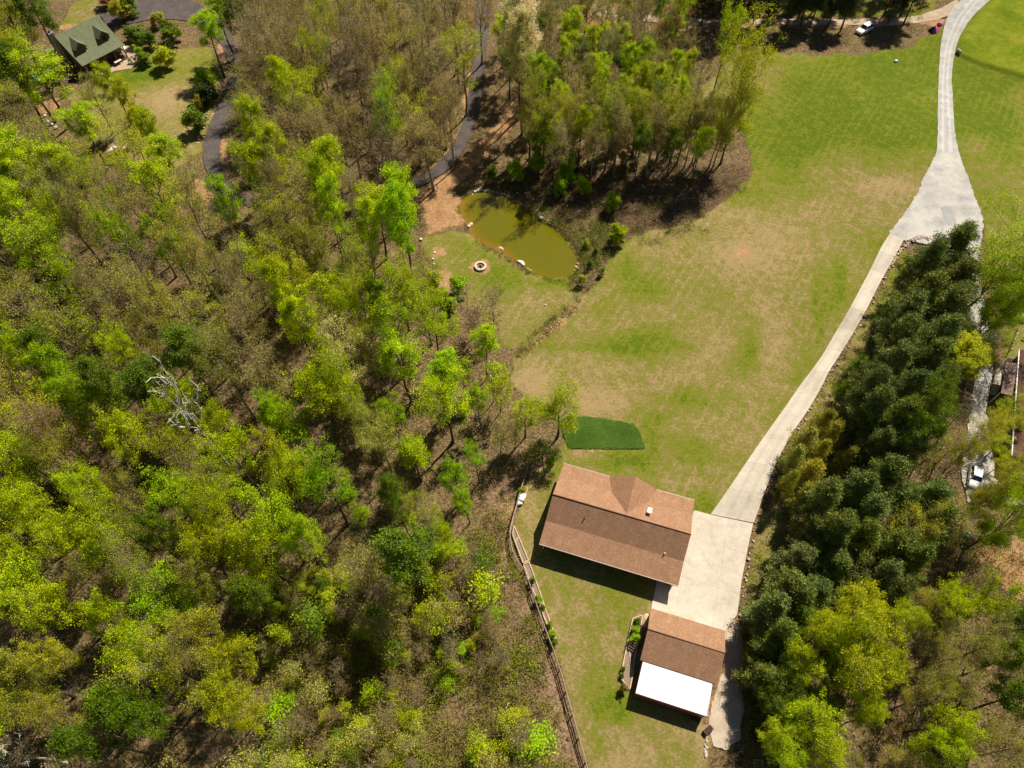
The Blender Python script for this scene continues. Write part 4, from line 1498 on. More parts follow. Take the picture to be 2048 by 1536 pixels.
for p, s in (((1096, 443), .9), ((1100, 448), .6), ((1094, 446), .6), ((1116, 461), .4), ((1126, 470), .45), ((1134, 478), .5), ((1138, 488), .4), ((1144, 495), .4), ((1150, 505), .45), ((1156, 516), .4), ((1155, 528), .6), ((1152, 534), .7), ((1156, 537), .5),
             ((1146, 536), .4), ((1137, 546), .4), ((1148, 541), .5), ((1142, 502), .35), ((1131, 499), .35), ((1127, 498), .3), ((1093, 458), .4), ((1097, 463), .35), ((1100, 468), .35)):
    rock(p, s, 'small brown rock along the right shore of the pond', 'small rocks along the right shore of the pond', (.36, .27, .19))
for p, s in (((1062, 418), .5), ((1073, 411), .5), ((1035, 386), .5), ((1067, 399), .5), ((1101, 387), .6), ((1134, 412), .45), ((1132, 459), .4), ((1100, 388), .4)):
    rock(p, s, 'pale rock lying in the bank above the pond', 'pale rocks in the bank above the pond', (.50, .42, .30))
rock((1002, 498), 1.0, 'flat tan rock on the near shore of the pond, above the fire pit', None, (.50, .38, .27), asp=1.5)
rock((1292, 1241), 1.45, 'big pale yellow boulder at the upper end of the planting bed', None, (.66, .52, .30), name='boulder', asp=1.35).rotation_euler[2] = R(70)
for p, s in (((1091, 610), .5), ((914, 576), .5), ((905, 570), .6), ((838, 418), .6), ((842, 479), .7), ((869, 505), .5), ((866, 518), .6), ((868, 528), .5)):
    rock(p, s, 'pale rock scattered beside the bare clay left of the pond lawn', 'pale rocks left of the pond lawn', PALE)
for p, s in (((96, 243), .8), ((103, 249), 1.0), ((108, 244), .7), ((90, 232), .8), ((112, 256), .9), ((99, 262), .8), ((55, 268), .8), ((60, 278), .9), ((30, 215), .8), ((38, 225), .7)):
    rock(p, s, 'pale rock on the open ground below the wooden deck', 'pale rocks below the wooden deck', (.58, .52, .45))
for k in range(26):
    a = random.uniform(0, 6.28)
    r_ = random.random() ** .5
    rock((235 + 20 * r_ * math.cos(a), 299 + 6 * r_ * math.sin(a)), random.uniform(.35, .7), 'white rock in the small rock heap at the lower edge of the log house lawn', 'white rocks in the heap on the lawn edge', (.72, .66, .60))
# stone edging of the driveway
Rr = [(1808, 481)] + DRV_R[1:] + [(1500, 1075), (1493, 1110), (1487, 1140), (1482, 1175), (1479, 1205), (1475, 1230)]
edge_w = resample(smooth_line(np.array([ground(*p)[:2] for p in Rr])), .75)
for k, (x, y) in enumerate(edge_w):
    dv_ = edge_w[min(k + 1, len(edge_w) - 1)] - edge_w[max(k - 1, 0)]
    nn = np.array([dv_[1], -dv_[0]]) / (np.hypot(*dv_) + 1e-6)
    nn = -nn if nn[0] < 0 else nn
    if random.random() < .18:
        continue
    o_ = nn * random.uniform(.15, .6) + dv_ * random.uniform(-.3, .3)
    rock(None, random.choice((.2, .25, .3, .35, .5)), 'tan stone in the edging along the right side of the concrete drive', 'edging stones of the concrete drive', (.50, .37, .24), name='edging_stone', w=(x + o_[0], y + o_[1], float(hgt(x, y))))
for k in range(40):
    t_ = k / 39
    p = (1808 + 52 * t_ + random.uniform(-2, 2), 494 - 24 * math.sin(t_ * 2.2) * (1 - .25 * t_) + random.uniform(-3, 4))
    rock(p, random.uniform(.35, .75), 'dark stone in the curved heap at the top of the concrete drive', 'stones heaped at the top of the concrete drive', (.33, .26, .22) if k % 3 else (.5, .4, .32))
for k in range(34):
    t_ = k / 33
    p = (1800 - 22 * t_ + random.uniform(-1, 5), 497 + 38 * t_ + random.uniform(-4, 4))
    rock(p, random.uniform(.3, .55), 'tan stone strewn between the top of the concrete drive and the pines', 'stones strewn beside the top of the drive', (.52, .38, .25))
for k in range(14):
    rock((1411 + random.uniform(-1.5, 3), 1470 + k * 3.2), random.uniform(.25, .5), 'stone in the short row beside the gravel path below the garage', 'stones beside the gravel path', (.5, .42, .34))
for k in range(30):
    t_ = random.random()
    rock((1160 - 95 * t_ + random.uniform(-5, 5), 604 + 82 * t_ + random.uniform(-5, 5)), random.uniform(.25, .5), 'tan stone in the drainage ditch below the pond', 'stones in the drainage ditch', (.46, .34, .22), name='ditch_stone')
lw = resample(smooth_line(np.array([ground(*p)[:2] for p in A1R[8:15]])), 1.0)
for k, (x, y) in enumerate(lw):
    d_ = lw[min(k + 1, len(lw) - 1)] - lw[max(k - 1, 0)]
    nn = np.array([d_[1], -d_[0]]) / (np.hypot(*d_) + 1e-6)
    nn = nn if nn[0] < 0 else -nn
    x, y = np.array([x, y]) + nn * random.uniform(.5, 1.5)
    rock(None, random.uniform(.3, .75), 'stone in the edging left of the curved asphalt drive', 'edging stones of the curved asphalt drive', (.58, .42, .30), name='edging_stone', w=(x, y, float(hgt(x, y))))

fp = empty('fire_pit', ground(961, 534), .2, 'round fire pit ringed with pale stone blocks on the pond lawn', 'fire pit')
for k in range(13):
    a = 2 * math.pi * k / 13
    o = MB().prism([(.72, -.21), (1.06, -.26), (1.06, .26), (.72, .21)], 0, .42).build('stone_block', STONE, fp, rz=a, bevel=.04)
    o.color = (.68, .58, .47, 1)
    o.scale.z = random.uniform(.85, 1.15)
MB().lathe([(.72, .0), (.72, .1), (.3, .14), (.02, .16)], n=20).build('ash_bed', plain('ash_and_clay', (.30, .17, .10), .95, var=.4, scale=5), fp)
lg = MB()
for k in range(4):
    a = k * 1.5 + .4
    lg.tube([(.5 * math.cos(a), .5 * math.sin(a), .16), (-.3 * math.cos(a + .5), -.3 * math.sin(a + .5), .28)], .05, 6)
lg.build('charred_logs', plain('charcoal', (.02, .017, .015), .9), fp)
A, B_ = ground(1035, 521), ground(1052, 533)
sl = MB()
n = 16
top = []
for k in range(n):
    a = 2 * math.pi * k / n
    x, y = 1.0 * math.cos(a), .36 * math.sin(a)
    y += .16 * math.cos(x * 2.6) - .1
    top.append((x * .95, y))
sl.prism(top, 0, .42, .9)
o = sl.build('stone_bench', plain('pale_bench_stone', (.74, .67, .59), .7, var=.12, scale=3), None, (A + B_) / 2, math.atan2((B_ - A).y, (B_ - A).x), bevel=.05)
tag(o, 'long pale curved stone bench on the near shore of the pond', 'stone bench')
A, B_ = ground(1054, 536), ground(1063, 542)
o = MB().box((0, 0, .06), ((B_ - A).length, .2, .06)).build('plank', TIMBER, None, (A + B_) / 2, math.atan2((B_ - A).y, (B_ - A).x))
tag(o, 'pale plank lying at the shore beside the curved stone bench', 'plank')
# culvert wall at the lane
A, B_ = ground(1913, 103), ground(1921, 106)
hw = empty('culvert_wall', (A + B_) / 2, math.atan2((B_ - A).y, (B_ - A).x), 'short stone culvert wall where the dark ditch meets the gravel lane', 'wall')
MB().box((0, 0, .2), ((B_ - A).length, .35, .9)).build('wall', plain('culvert_stone', (.45, .36, .28), .9, var=.3, scale=2), hw, bevel=.04)
MB().tube([(0, -.3, .1), (0, .3, .1)], .22, 12).build('pipe', BLACK, hw)
# ---------------------------------------------------------------- trees
def unit(v):
    return v / (np.linalg.norm(v, axis=-1, keepdims=True) + 1e-9)


class Wood:
    def __init__(s):
        s.V, s.F, s.n = [], [], 0

    def tube(s, pts, rad, k=5):
        pts = np.asarray(pts, float)
        rad = np.asarray(rad, float)
        d = unit(np.gradient(pts, axis=0))
        a = unit(np.cross(d, np.array([.31, .87, .39])))
        b = np.cross(d, a)
        t = 2 * np.pi * np.arange(k) / k
        ring = pts[:, None, :] + (a[:, None, :] * np.cos(t)[None, :, None] + b[:, None, :] * np.sin(t)[None, :, None]) * rad[:, None, None]
        m = len(pts)
        i = np.arange(m * k).reshape(m, k)
        j = np.roll(i, -1, 1)
        f = np.stack([i[:-1], j[:-1], j[1:], i[1:]], -1).reshape(-1, 4) + s.n
        s.V.append(ring.reshape(-1, 3))
        s.F.append(f)
        s.n += m * k


def branch(r, p0, d0, length, n, up, wig):
    """Points of a branch that starts at p0 along d0, bends by UP towards the sky and wanders by WIG."""
    pts = [p0]
    d = d0 / np.linalg.norm(d0)
    for _ in range(n):
        d = d + np.array([0, 0, up]) / n + r.normal(size=3) * wig
        d /= np.linalg.norm(d)
        pts.append(pts[-1] + d * length / n)
    return np.array(pts)


def leaf_quads(r, C, L, W, out=None, flatness=.0):
    n = len(C)
    a = r.normal(size=(n, 3))
    if out is not None:
        a = a * .6 + out
    a[:, 2] *= 1 - flatness
    a = unit(a)
    b = unit(np.cross(a, r.normal(size=(n, 3))))
    L = (L * r.uniform(.6, 1.25, n))[:, None]
    W = (W * r.uniform(.6, 1.25, n))[:, None]
    V = np.stack([C - a * L / 2, C + b * W / 2, C + a * L / 2, C - b * W / 2], 1).reshape(-1, 3)
    return V, np.arange(4 * n).reshape(n, 4)


def broadleaf(seed, H=20., Rc=4., cb=.42, limbs=16, up=.55, elev=(20, 55), subs=5, twigs=3, leaf=.34, per=16, sig=.42, shape='oval', trunk=.26, excurrent=True, wig=.10, lean=.03, bare=False, tw=.02, clumpy=1.0, droop=0.0):
    r = np.random.default_rng(seed)
    W = Wood()
    top = H * (.97 if excurrent else .80)
    tz = np.linspace(0, top, 11)
    off = np.cumsum(r.normal(size=(11, 2)) * lean * H / 11 * 2, axis=0)
    off -= off[0]
    tp = np.c_[off, tz]
    tr = trunk * (1 - np.linspace(0, 1, 11) ** .9 * (.93 if excurrent else .78)) + .015
    tr[0] *= 1.35
    W.tube(tp, tr, 7)
    tips, dirs = [], []
    az = r.uniform(0, 6.28)
    for i in range(limbs):
        t = (i + r.uniform(.1, .9)) / limbs
        zf = cb + (.97 - cb) * t if excurrent else cb + (.80 - cb) * t
        z = zf * H
        p0 = np.array([np.interp(z, tz, tp[:, 0]), np.interp(z, tz, tp[:, 1]), min(z, top)])
        az += 2.4 + r.normal() * .35
        if shape == 'oval':
            w = math.sin(math.pi * min(1, .22 + .78 * t)) ** .7 * .95 + .1
        elif shape == 'cone':
            w = 1.05 - .92 * t
        elif shape == 'vase':
            w = .55 + .5 * t
        else:
            w = math.sqrt(max(.06, 1 - (1.25 * t - .45) ** 2))
        Ln = Rc * w * r.uniform(.8, 1.15)
        el = R(r.uniform(*elev)) + (.35 * t if not excurrent else .25 * t)
        d0 = np.array([math.cos(az) * math.cos(el), math.sin(az) * math.cos(el), math.sin(el)])
        Ln = Ln / max(.35, math.cos(el)) * .9
        bp = branch(r, p0, d0, Ln, 6, up, wig)
        r0 = min(np.interp(z, tz, tr) * .62, .035 + Ln * .022)
        br = r0 * (1 - np.linspace(0, 1, 7) * .82)
        W.tube(bp, br, 5)
        tips.append(bp[-1]); dirs.append(unit(bp[-1] - bp[-2]))
        for j in range(subs):
            s = r.uniform(.28, .98) * 6
            k = int(min(5, s))
            q = bp[k] + (bp[k + 1] - bp[k]) * (s - k)
            dd = unit(bp[k + 1] - bp[k])
            side = unit(np.cross(dd, r.normal(size=3)))
            sd = unit(dd * .65 + side * .85 + np.array([0, 0, .25 - droop]))
            sl = Ln * r.uniform(.28, .5) * (1.15 - .5 * s / 6)
            sp = branch(r, q, sd, sl, 4, up * .5 - droop, wig * 1.2)
            W.tube(sp, r0 * .42 * (1 - np.linspace(0, 1, 5) * .75) + tw * .4, 3)
            tips.append(sp[-1]); dirs.append(unit(sp[-1] - sp[-2]))
            for m in range(twigs):
                kk = r.integers(1, 5)
                sd2 = unit(unit(sp[kk] - sp[kk - 1]) * .7 + unit(np.cross(sd, r.normal(size=3))) * .8 + np.array([0, 0, .2 - droop]))
                tl = sl * r.uniform(.35, .7)
                ww = branch(r, sp[kk], sd2, tl, 2, .15 - droop, wig)
                W.tube(ww, np.array([tw, tw * .75, tw * .4]), 3)
                tips.append(ww[-1]); dirs.append(sd2)
                if bare:
                    for q2 in range(3):
                        d3 = unit(sd2 + r.normal(size=3) * .6)
                        w3 = branch(r, ww[r.integers(1, 3)], d3, tl * .6, 2, .1, wig)
                        W.tube(w3, np.array([tw * .6, tw * .45, tw * .25]), 3)
    LV = None
    if per:
        T = np.array(tips)
        n = np.maximum(0, r.poisson(per * np.where(r.random(len(T)) < .25, .35, 1.25) ** clumpy, len(T)))
        C = np.repeat(T, n, 0)
        C = C + r.normal(size=C.shape) * sig * np.array([1, 1, .8])
        LV = leaf_quads(r, C, leaf, leaf * .72, flatness=.35)
    return W, LV


def pine(seed, H=18., Rc=4.6, cb=.10, whorls=14, leaf=.44, per=18, sig=.36, trunk=.24, elev=(0, 32), up=.7, width=.30, shapep=.55, gaps=.2):
    r = np.random.default_rng(seed)
    W = Wood()
    tz = np.linspace(0, H, 10)
    tp = np.c_[np.cumsum(r.normal(size=(10, 2)) * .07, axis=0), tz]
    tr = trunk * (1 - np.linspace(0, 1, 10)) + .02
    W.tube(tp, tr, 7)
    C, D = [], []
    for i in range(whorls):
        t = (i + .5) / whorls
        z = H * (cb + (1 - cb) * t * .985)
        p0 = np.array([np.interp(z, tz, tp[:, 0]), np.interp(z, tz, tp[:, 1]), z])
        nb = r.integers(5, 8)
        a0 = r.uniform(0, 6.28)
        for j in range(nb):
            if r.random() < gaps:
                continue
            a = a0 + 2 * np.pi * j / nb + r.normal() * .2
            Ln = Rc * (1.02 - t) ** shapep * r.uniform(.55, 1.32) * (1.0 if t > .12 else .8) + .25
            el = R(r.uniform(*elev)) + .55 * t
            d0 = np.array([math.cos(a) * math.cos(el), math.sin(a) * math.cos(el), math.sin(el)])
            bp = branch(r, p0, d0, Ln, 5, up, .07)
            W.tube(bp, (.02 + Ln * .011) * (1 - np.linspace(0, 1, 6) * .8), 4)
            ns = max(3, int(Ln * 3.0))
            for k in range(ns):
                s = r.uniform(.3, 1.0) * 5
                q = int(min(4, s))
                pt = bp[q] + (bp[q + 1] - bp[q]) * (s - q)
                dd = unit(bp[q + 1] - bp[q])
                sd = unit(dd * .8 + unit(np.cross(dd, r.normal(size=3))) * .7 + np.array([0, 0, .35]))
                sl = min(1.3, Ln * .32) * (1.2 - .6 * s / 5) * r.uniform(.6, 1.2)
                C.append(pt + sd * sl); D.append(sd)
                C.append(pt + sd * sl * .45); D.append(sd)
            C.append(bp[-1]); D.append(unit(bp[-1] - bp[-2]))
    C, D = np.array(C), np.array(D)
    n = r.poisson(per, len(C))
    CC, DD = np.repeat(C, n, 0), np.repeat(D, n, 0)
    CC = CC + r.normal(size=CC.shape) * sig * np.array([1, 1, .65])
    LV = leaf_quads(r, CC, leaf, leaf * width, out=DD * .9 + np.array([0, 0, .25]))
    return W, LV


def bark(name, c0, c1):
    m, nt, b = new_mat(name)
    g = NT(nt)
    v = g.obj()
    f = g.noise(g.scalev(v, (3, 3, .7)), 2.5, 4, .7)
    c = g.ramp(f, [(.3, c0), (.7, c1)])
    g.l(c, b.inputs['Base Color'])
    b.inputs['Roughness'].default_value = .9
    b.inputs['Specular IOR Level'].default_value = .1
    g.bump(f, .6, .04, b)
    return m


BARK = bark('grey_brown_bark', (.055, .04, .03), (.15, .115, .085))
BARK_P = bark('pale_bark', (.17, .125, .075), (.36, .28, .18))
BARK_W = bark('bleached_bark', (.42, .38, .32), (.66, .61, .53))


def proto(seed, kind):
    if kind == 'lime':
        W, L = broadleaf(seed, H=20, Rc=3.6, cb=.50, limbs=19, subs=5, twigs=3, leaf=.25, per=32, sig=.34, shape='oval', elev=(15, 45))
    elif kind == 'limebroad':
        W, L = broadleaf(seed, H=18, Rc=5.0, cb=.36, limbs=15, subs=7, twigs=4, leaf=.25, per=20, sig=.34, shape='round', excurrent=False, elev=(15, 50), trunk=.30)
    elif kind == 'oak':
        W, L = broadleaf(seed, H=19, Rc=5.2, cb=.38, limbs=14, subs=7, twigs=4, leaf=.215, per=16, sig=.38, shape='round', excurrent=False, elev=(10, 50), trunk=.32, tw=.026)
    elif kind == 'bud':
        W, L = broadleaf(seed, H=19, Rc=4.6, cb=.36, limbs=15, subs=6, twigs=4, leaf=.19, per=12, sig=.42, shape='round', excurrent=False, elev=(15, 55), bare=True, tw=.034, trunk=.28)
    elif kind == 'bare':
        W, L = broadleaf(seed, H=18, Rc=4.2, cb=.38, limbs=13, subs=6, twigs=3, per=0, shape='round', excurrent=False, elev=(20, 60), bare=True, tw=.04, trunk=.28)
    elif kind == 'dead':
        W, L = broadleaf(seed, H=16, Rc=4.4, cb=.45, limbs=11, subs=4, twigs=2, per=0, shape='vase', excurrent=False, elev=(15, 50), bare=False, tw=.085, trunk=.30, wig=.16)
    elif kind == 'willow':
        W, L = broadleaf(seed, H=15, Rc=5.0, cb=.16, limbs=16, subs=7, twigs=4, leaf=.22, per=44, sig=.46, shape='vase', excurrent=False, elev=(35, 65), up=.35, trunk=.22, tw=.02)
    elif kind == 'sapling':
        W, L = broadleaf(seed, H=6, Rc=1.5, cb=.30, limbs=10, subs=4, twigs=2, leaf=.19, per=11, sig=.27, shape='oval', elev=(20, 55), trunk=.06, tw=.016)
    elif kind == 'twiggy':
        W, L = broadleaf(seed, H=5, Rc=1.6, cb=.15, limbs=12, subs=4, twigs=3, leaf=.17, per=4.5, sig=.28, shape='vase', elev=(40, 70), trunk=.05, tw=.02, bare=True)
    elif kind == 'shrub':
        W, L = broadleaf(seed, H=1.9, Rc=.95, cb=.08, limbs=14, subs=5, twigs=3, leaf=.17, per=14, sig=.13, shape='round', elev=(10, 60), trunk=.05, tw=.008)
    elif kind == 'pine':
        W, L = pine(seed)
    elif kind == 'cedar':
        W, L = pine(seed, H=9, Rc=2.6, cb=.03, whorls=13, leaf=.30, per=12, sig=.28, elev=(5, 35), up=.8, width=.3, trunk=.14, shapep=.9)
    elif kind == 'tallpine':
        W, L = pine(seed, H=22, Rc=3.8, cb=.20, whorls=15, leaf=.42, per=15, sig=.36, trunk=.22, shapep=.6, gaps=.2)
    wm = mesh_np('trunk', np.concatenate(W.V), np.concatenate(W.F), smooth=True)
    cm = mesh_np('crown', *L) if L is not None else None
    return wm, cm


KINDS_T = {  # kind: (variants, full height, crown radius, height of the crown's middle as a share, leaf material, bark)
    'lime': (5, 20, 3.8, .74, LEAF, BARK), 'limebroad': (6, 18, 5.2, .64, LEAF, BARK), 'oak': (6, 19, 5.4, .64, LEAF, BARK_P), 'bud': (6, 19, 4.8, .66, LEAF, BARK_P),
    'bare': (3, 18, 4.4, .68, LEAF, BARK_P), 'dead': (3, 16, 4.6, .7, LEAF, BARK_W), 'willow': (3, 15, 5.2, .62, LEAF, BARK), 'sapling': (5, 6, 1.6, .6, LEAF, BARK), 'twiggy': (4, 5, 1.7, .55, LEAF, BARK_P),
    'shrub': (3, 1.9, 1.0, .5, LEAF, BARK), 'pine': (5, 18, 4.6, .52, NEEDLE, BARK), 'cedar': (3, 9, 2.4, .45, NEEDLE, BARK), 'tallpine': (4, 22, 4.0, .60, NEEDLE, BARK)}
PROTO = {}
for ki, (k, v) in enumerate(KINDS_T.items()):
    PROTO[k] = []
    for q in range(v[0]):
        wm, cm = proto(1000 + ki * 50 + q, k)
        wm.materials.append(v[5])
        if cm:
            cm.materials.append(v[4])
        PROTO[k].append((wm, cm))

COLS = {  # base colours of the leaves
    'lime': (.50, .59, .006), 'bright': (.42, .60, .005), 'yellow': (.52, .555, .010), 'gold': (.50, .46, .035), 'olive': (.50, .48, .048), 'tan': (.50, .405, .115), 'cream': (.74, .65, .28),
    'orange': (.62, .30, .11), 'deep': (.19, .27, .012), 'dark': (.065, .085, .018), 'pine': (.21, .245, .045), 'pineblue': (.22, .26, .050), 'cedar': (.40, .37, .050), 'grey': (.3, .27, .22), 'brown': (.36, .26, .10)}
WORDS = {'lime': 'lime green', 'bright': 'bright green', 'yellow': 'yellow-green', 'gold': 'golden', 'olive': 'pale olive', 'tan': 'tan budding', 'cream': 'cream flowering', 'orange': 'orange-tipped', 'deep': 'deep green',
         'dark': 'dark evergreen', 'pine': 'dark green', 'pineblue': 'bluish dark green', 'cedar': 'olive yellow', 'grey': 'grey bare', 'brown': 'brown twiggy'}
NOUN = {'lime': ('leafy_tree', 'leafy tree'), 'limebroad': ('leafy_tree', 'spreading tree'), 'oak': ('leafy_tree', 'round-crowned tree'), 'bud': ('budding_tree', 'tree'), 'bare': ('bare_tree', 'tree'), 'dead': ('dead_tree', 'dead tree'),
        'willow': ('willow_tree', 'many-stemmed tree'), 'sapling': ('sapling', 'sapling'), 'twiggy': ('thicket', 'thicket'), 'shrub': ('shrub', 'shrub'), 'pine': ('pine_tree', 'pine'), 'cedar': ('cedar_tree', 'cedar'), 'tallpine': ('tall_pine', 'tall pine')}
LAND = [('round stone fire pit', 961, 533), ('left tip of the pond', 925, 425), ('pond', 1060, 480), ('green-roofed house', 170, 85), ('bend of the curved asphalt drive', 425, 300), ("green-roofed house's lawn", 340, 230),
        ('brown-roofed house', 1235, 1047), ('dark green crop patch', 1215, 868), ('white lean-to roof', 1345, 1375), ('garage roof', 1365, 1290), ('white bags by the fence', 1041, 1000), ('bleached dead tree', 385, 840),
        ('orange-tipped leaning tree', 125, 880), ('cream flowering tree', 1048, 70), ('straight asphalt drive', 950, 190), ('gravel turnaround', 1890, 430), ('white car under the pines', 1727, 62), ('white car on the gravel', 1945, 959),
        ('pink tent', 1867, 60), ('top of the concrete drive', 1790, 490), ('middle of the concrete drive', 1640, 740), ('concrete apron', 1430, 1120), ('dark roof at the right edge', 2030, 790), ('waste bin', 1492, 1301), ('wire cage', 1513, 1528),
        ('lower left picture corner', 0, 1536), ('left picture edge', 0, 740), ('lower picture edge', 640, 1536), ('lower right picture corner', 2048, 1536), ('lower end of the rail fence', 1172, 1528),
        ('upper picture edge', 720, 0), ('orange-tipped corner tree', 1345, 75), ('small bleached tree', 150, 1380), ('drainage ditch', 1120, 640), ('teal tarpaulin', 98, 150), ('upper raised bed', 1040, 1095)]
TREES = []      # (x, y, kind, colour, crown radius in photo pixels, height or None, (base x, base y) or None)


def T(s, kind, col, r=None, h=None):
    """Crown centres 'x,y[,r] ...' of one kind and colour."""
    for w in s.split():
        v = [float(q) for q in w.split(',')]
        TREES.append((v[0], v[1], kind, col, v[2] if len(v) > 2 else r, h))


# upper left: round the green-roofed house
T('32,60,46 10,25,46', 'limebroad', 'olive'); T('70,25,40 25,150,45', 'lime', 'deep'); T('85,165,58 12,200,45', 'limebroad', 'lime'); T('30,118,36', 'lime', 'yellow')
T('190,205,28 262,270,30', 'bud', 'olive', h=11); T('165,255,36 218,165,24 298,262,24 335,305,32', 'lime', 'lime', h=13); T('245,195,24 280,245,24', 'lime', 'yellow', h=12)
T('105,325,50 50,250,40', 'bud', 'tan'); T('28,315,45 135,345,40', 'lime', 'lime'); T('270,335,50 215,385,48', 'oak', 'yellow'); T('320,395,50', 'limebroad', 'lime')
T('437,30,34 415,65,30', 'lime', 'bright', h=14); T('520,150,45 545,90,45 505,25,38', 'bud', 'tan')
# left woods
T('22,420,42 30,372,36', 'lime', 'lime'); T('80,515,60 150,575,45', 'limebroad', 'lime'); T('110,400,50 285,440,46 200,470,40', 'bud', 'tan'); T('245,485,40 340,495,34', 'limebroad', 'bright'); T('395,520,46', 'oak', 'olive')
T('125,660,60 255,665,46', 'bud', 'tan'); T('415,655,60 330,620,40', 'oak', 'olive'); T('258,722,36 50,720,42', 'limebroad', 'lime'); T('118,755,30', 'lime', 'bright'); T('470,440,36', 'bare', 'grey'); T('490,575,46 440,560,40 50,620,50', 'bud', 'tan')
T('455,412,34', 'lime', 'bright'); T('210,590,40 170,440,36', 'bud', 'brown'); T('330,700,44 450,740,44 20,780,40', 'bud', 'olive'); T('200,780,40', 'lime', 'deep')
T('500,345,34 530,320,34 505,258,32', 'lime', 'lime')
# upper middle woods
T('560,55,44 620,110,46 540,150,50 575,110,40 520,30,40 855,45,44 905,35,44 960,30,36 740,110,44', 'bud', 'tan'); T('600,28,40 700,50,46 770,60,44 820,105,44', 'bud', 'gold'); T('645,35,36', 'oak', 'yellow'); T('645,125,36', 'oak', 'yellow')
T('705,120,40 680,175,40 720,190,34', 'bare', 'grey'); T('600,225,40', 'limebroad', 'lime'); T('765,250,34', 'limebroad', 'bright'); T('520,90,40 575,300,44 700,265,40 665,300,40', 'bud', 'tan'); T('875,195,36', 'bud', 'orange', h=9)
T('760,310,46 790,345,40', 'bare', 'grey'); T('665,340,34 535,345,36 645,385,34', 'lime', 'lime'); T('795,400,40', 'lime', 'lime', h=24); T('795,455,38', 'lime', 'bright', h=24); T('665,430,36', 'lime', 'lime', h=22); T('722,455,36', 'lime', 'lime', h=20)
T('595,480,52 640,520,44', 'oak', 'olive'); T('545,470,40 560,420,36 620,440,36 700,400,34 850,150,36 800,190,34', 'bud', 'tan'); T('575,595,36 600,645,34', 'lime', 'lime', h=22)
T('800,575,44', 'limebroad', 'yellow'); T('850,605,42 722,600,36', 'oak', 'yellow'); T('790,655,52 870,660,42 715,640,36', 'limebroad', 'lime'); T('755,610,30', 'lime', 'deep'); T('690,725,54', 'oak', 'cream'); T('660,670,36 520,700,46 500,640,44 740,700,34', 'bud', 'tan')
T('882,735,34', 'lime', 'bright', h=15); T('970,690,30', 'lime', 'lime', h=12); T('945,645,34 985,640,26', 'twiggy', 'brown', h=7); T('555,840,30', 'lime', 'bright'); T('640,815,56 695,800,44 600,860,44', 'limebroad', 'lime'); T('785,832,32', 'limebroad', 'bright', h=12)
T('957,800,24 905,770,30', 'lime', 'bright', h=11); T('1000,785,28 925,755,24 985,765,24', 'sapling', 'lime', h=9); T('828,905,34', 'lime', 'lime', h=12); T('765,890,44 740,860,34', 'oak', 'olive', h=15); T('955,925,22 915,965,36 935,1008,26', 'limebroad', 'bright', h=10)
T('660,985,50', 'limebroad', 'bright'); T('570,975,54 600,930,44', 'limebroad', 'yellow'); T('790,990,32', 'lime', 'deep'); T('815,1025,34 862,1030,30', 'oak', 'olive', h=12); T('882,1060,20 885,1097,26 815,1040,18 720,1042,20 890,1080,18', 'limebroad', 'lime', h=8)
T('560,1060,58 530,1115,48 620,1085,46', 'limebroad', 'lime'); T('1052,835,32', 'limebroad', 'lime', h=9); T('1120,826,52', 'limebroad', 'lime', h=11); T('1085,900,22 1108,915,20 1062,915,18', 'sapling', 'deep', h=4); T('1030,870,24 1000,880,24', 'twiggy', 'olive', h=7)
# lower left woods
T('30,935,52 15,890,40', 'limebroad', 'lime'); T('130,930,52', 'oak', 'gold'); T('125,880,46', 'bud', 'orange'); T('215,840,66 270,890,56', 'limebroad', 'yellow'); T('160,800,32', 'lime', 'bright'); T('385,838,52', 'dead', 'grey', h=21); T('370,905,46', 'oak', 'yellow'); T('455,870,36 480,920,40', 'limebroad', 'lime')
T('340,1000,56', 'limebroad', 'bright'); T('440,1000,50 445,1050,44', 'limebroad', 'lime'); T('180,985,50 60,1030,58 220,1040,42 120,1060,44 165,1090,44 250,1120,50', 'limebroad', 'lime'); T('490,1110,44 400,1110,44', 'limebroad', 'yellow'); T('260,985,36 430,985,36 290,1060,36', 'bud', 'tan'); T('340,1075,36', 'lime', 'deep')
T('60,1180,58 110,1225,54 20,1130,50', 'limebroad', 'lime'); T('350,1200,56', 'limebroad', 'bright'); T('220,1250,44 285,1305,58', 'limebroad', 'lime'); T('345,1345,60', 'oak', 'yellow'); T('480,1310,44 460,1400,50 500,1425,40', 'limebroad', 'yellow'); T('232,1385,24', 'sapling', 'bright', h=8); T('150,1380,22', 'dead', 'grey', h=6)
T('30,1510,50', 'dead', 'grey', h=14); T('250,1400,40 300,1440,40 200,1480,44', 'lime', 'deep'); T('90,1420,44 40,1360,44 120,1330,40 410,1250,40 420,1180,36', 'limebroad', 'olive'); T('490,1500,36 20,1280,40 430,1480,34', 'bare', 'grey', h=10); T('400,1330,40 180,1180,40 300,1160,40 130,1450,40', 'bud', 'olive')
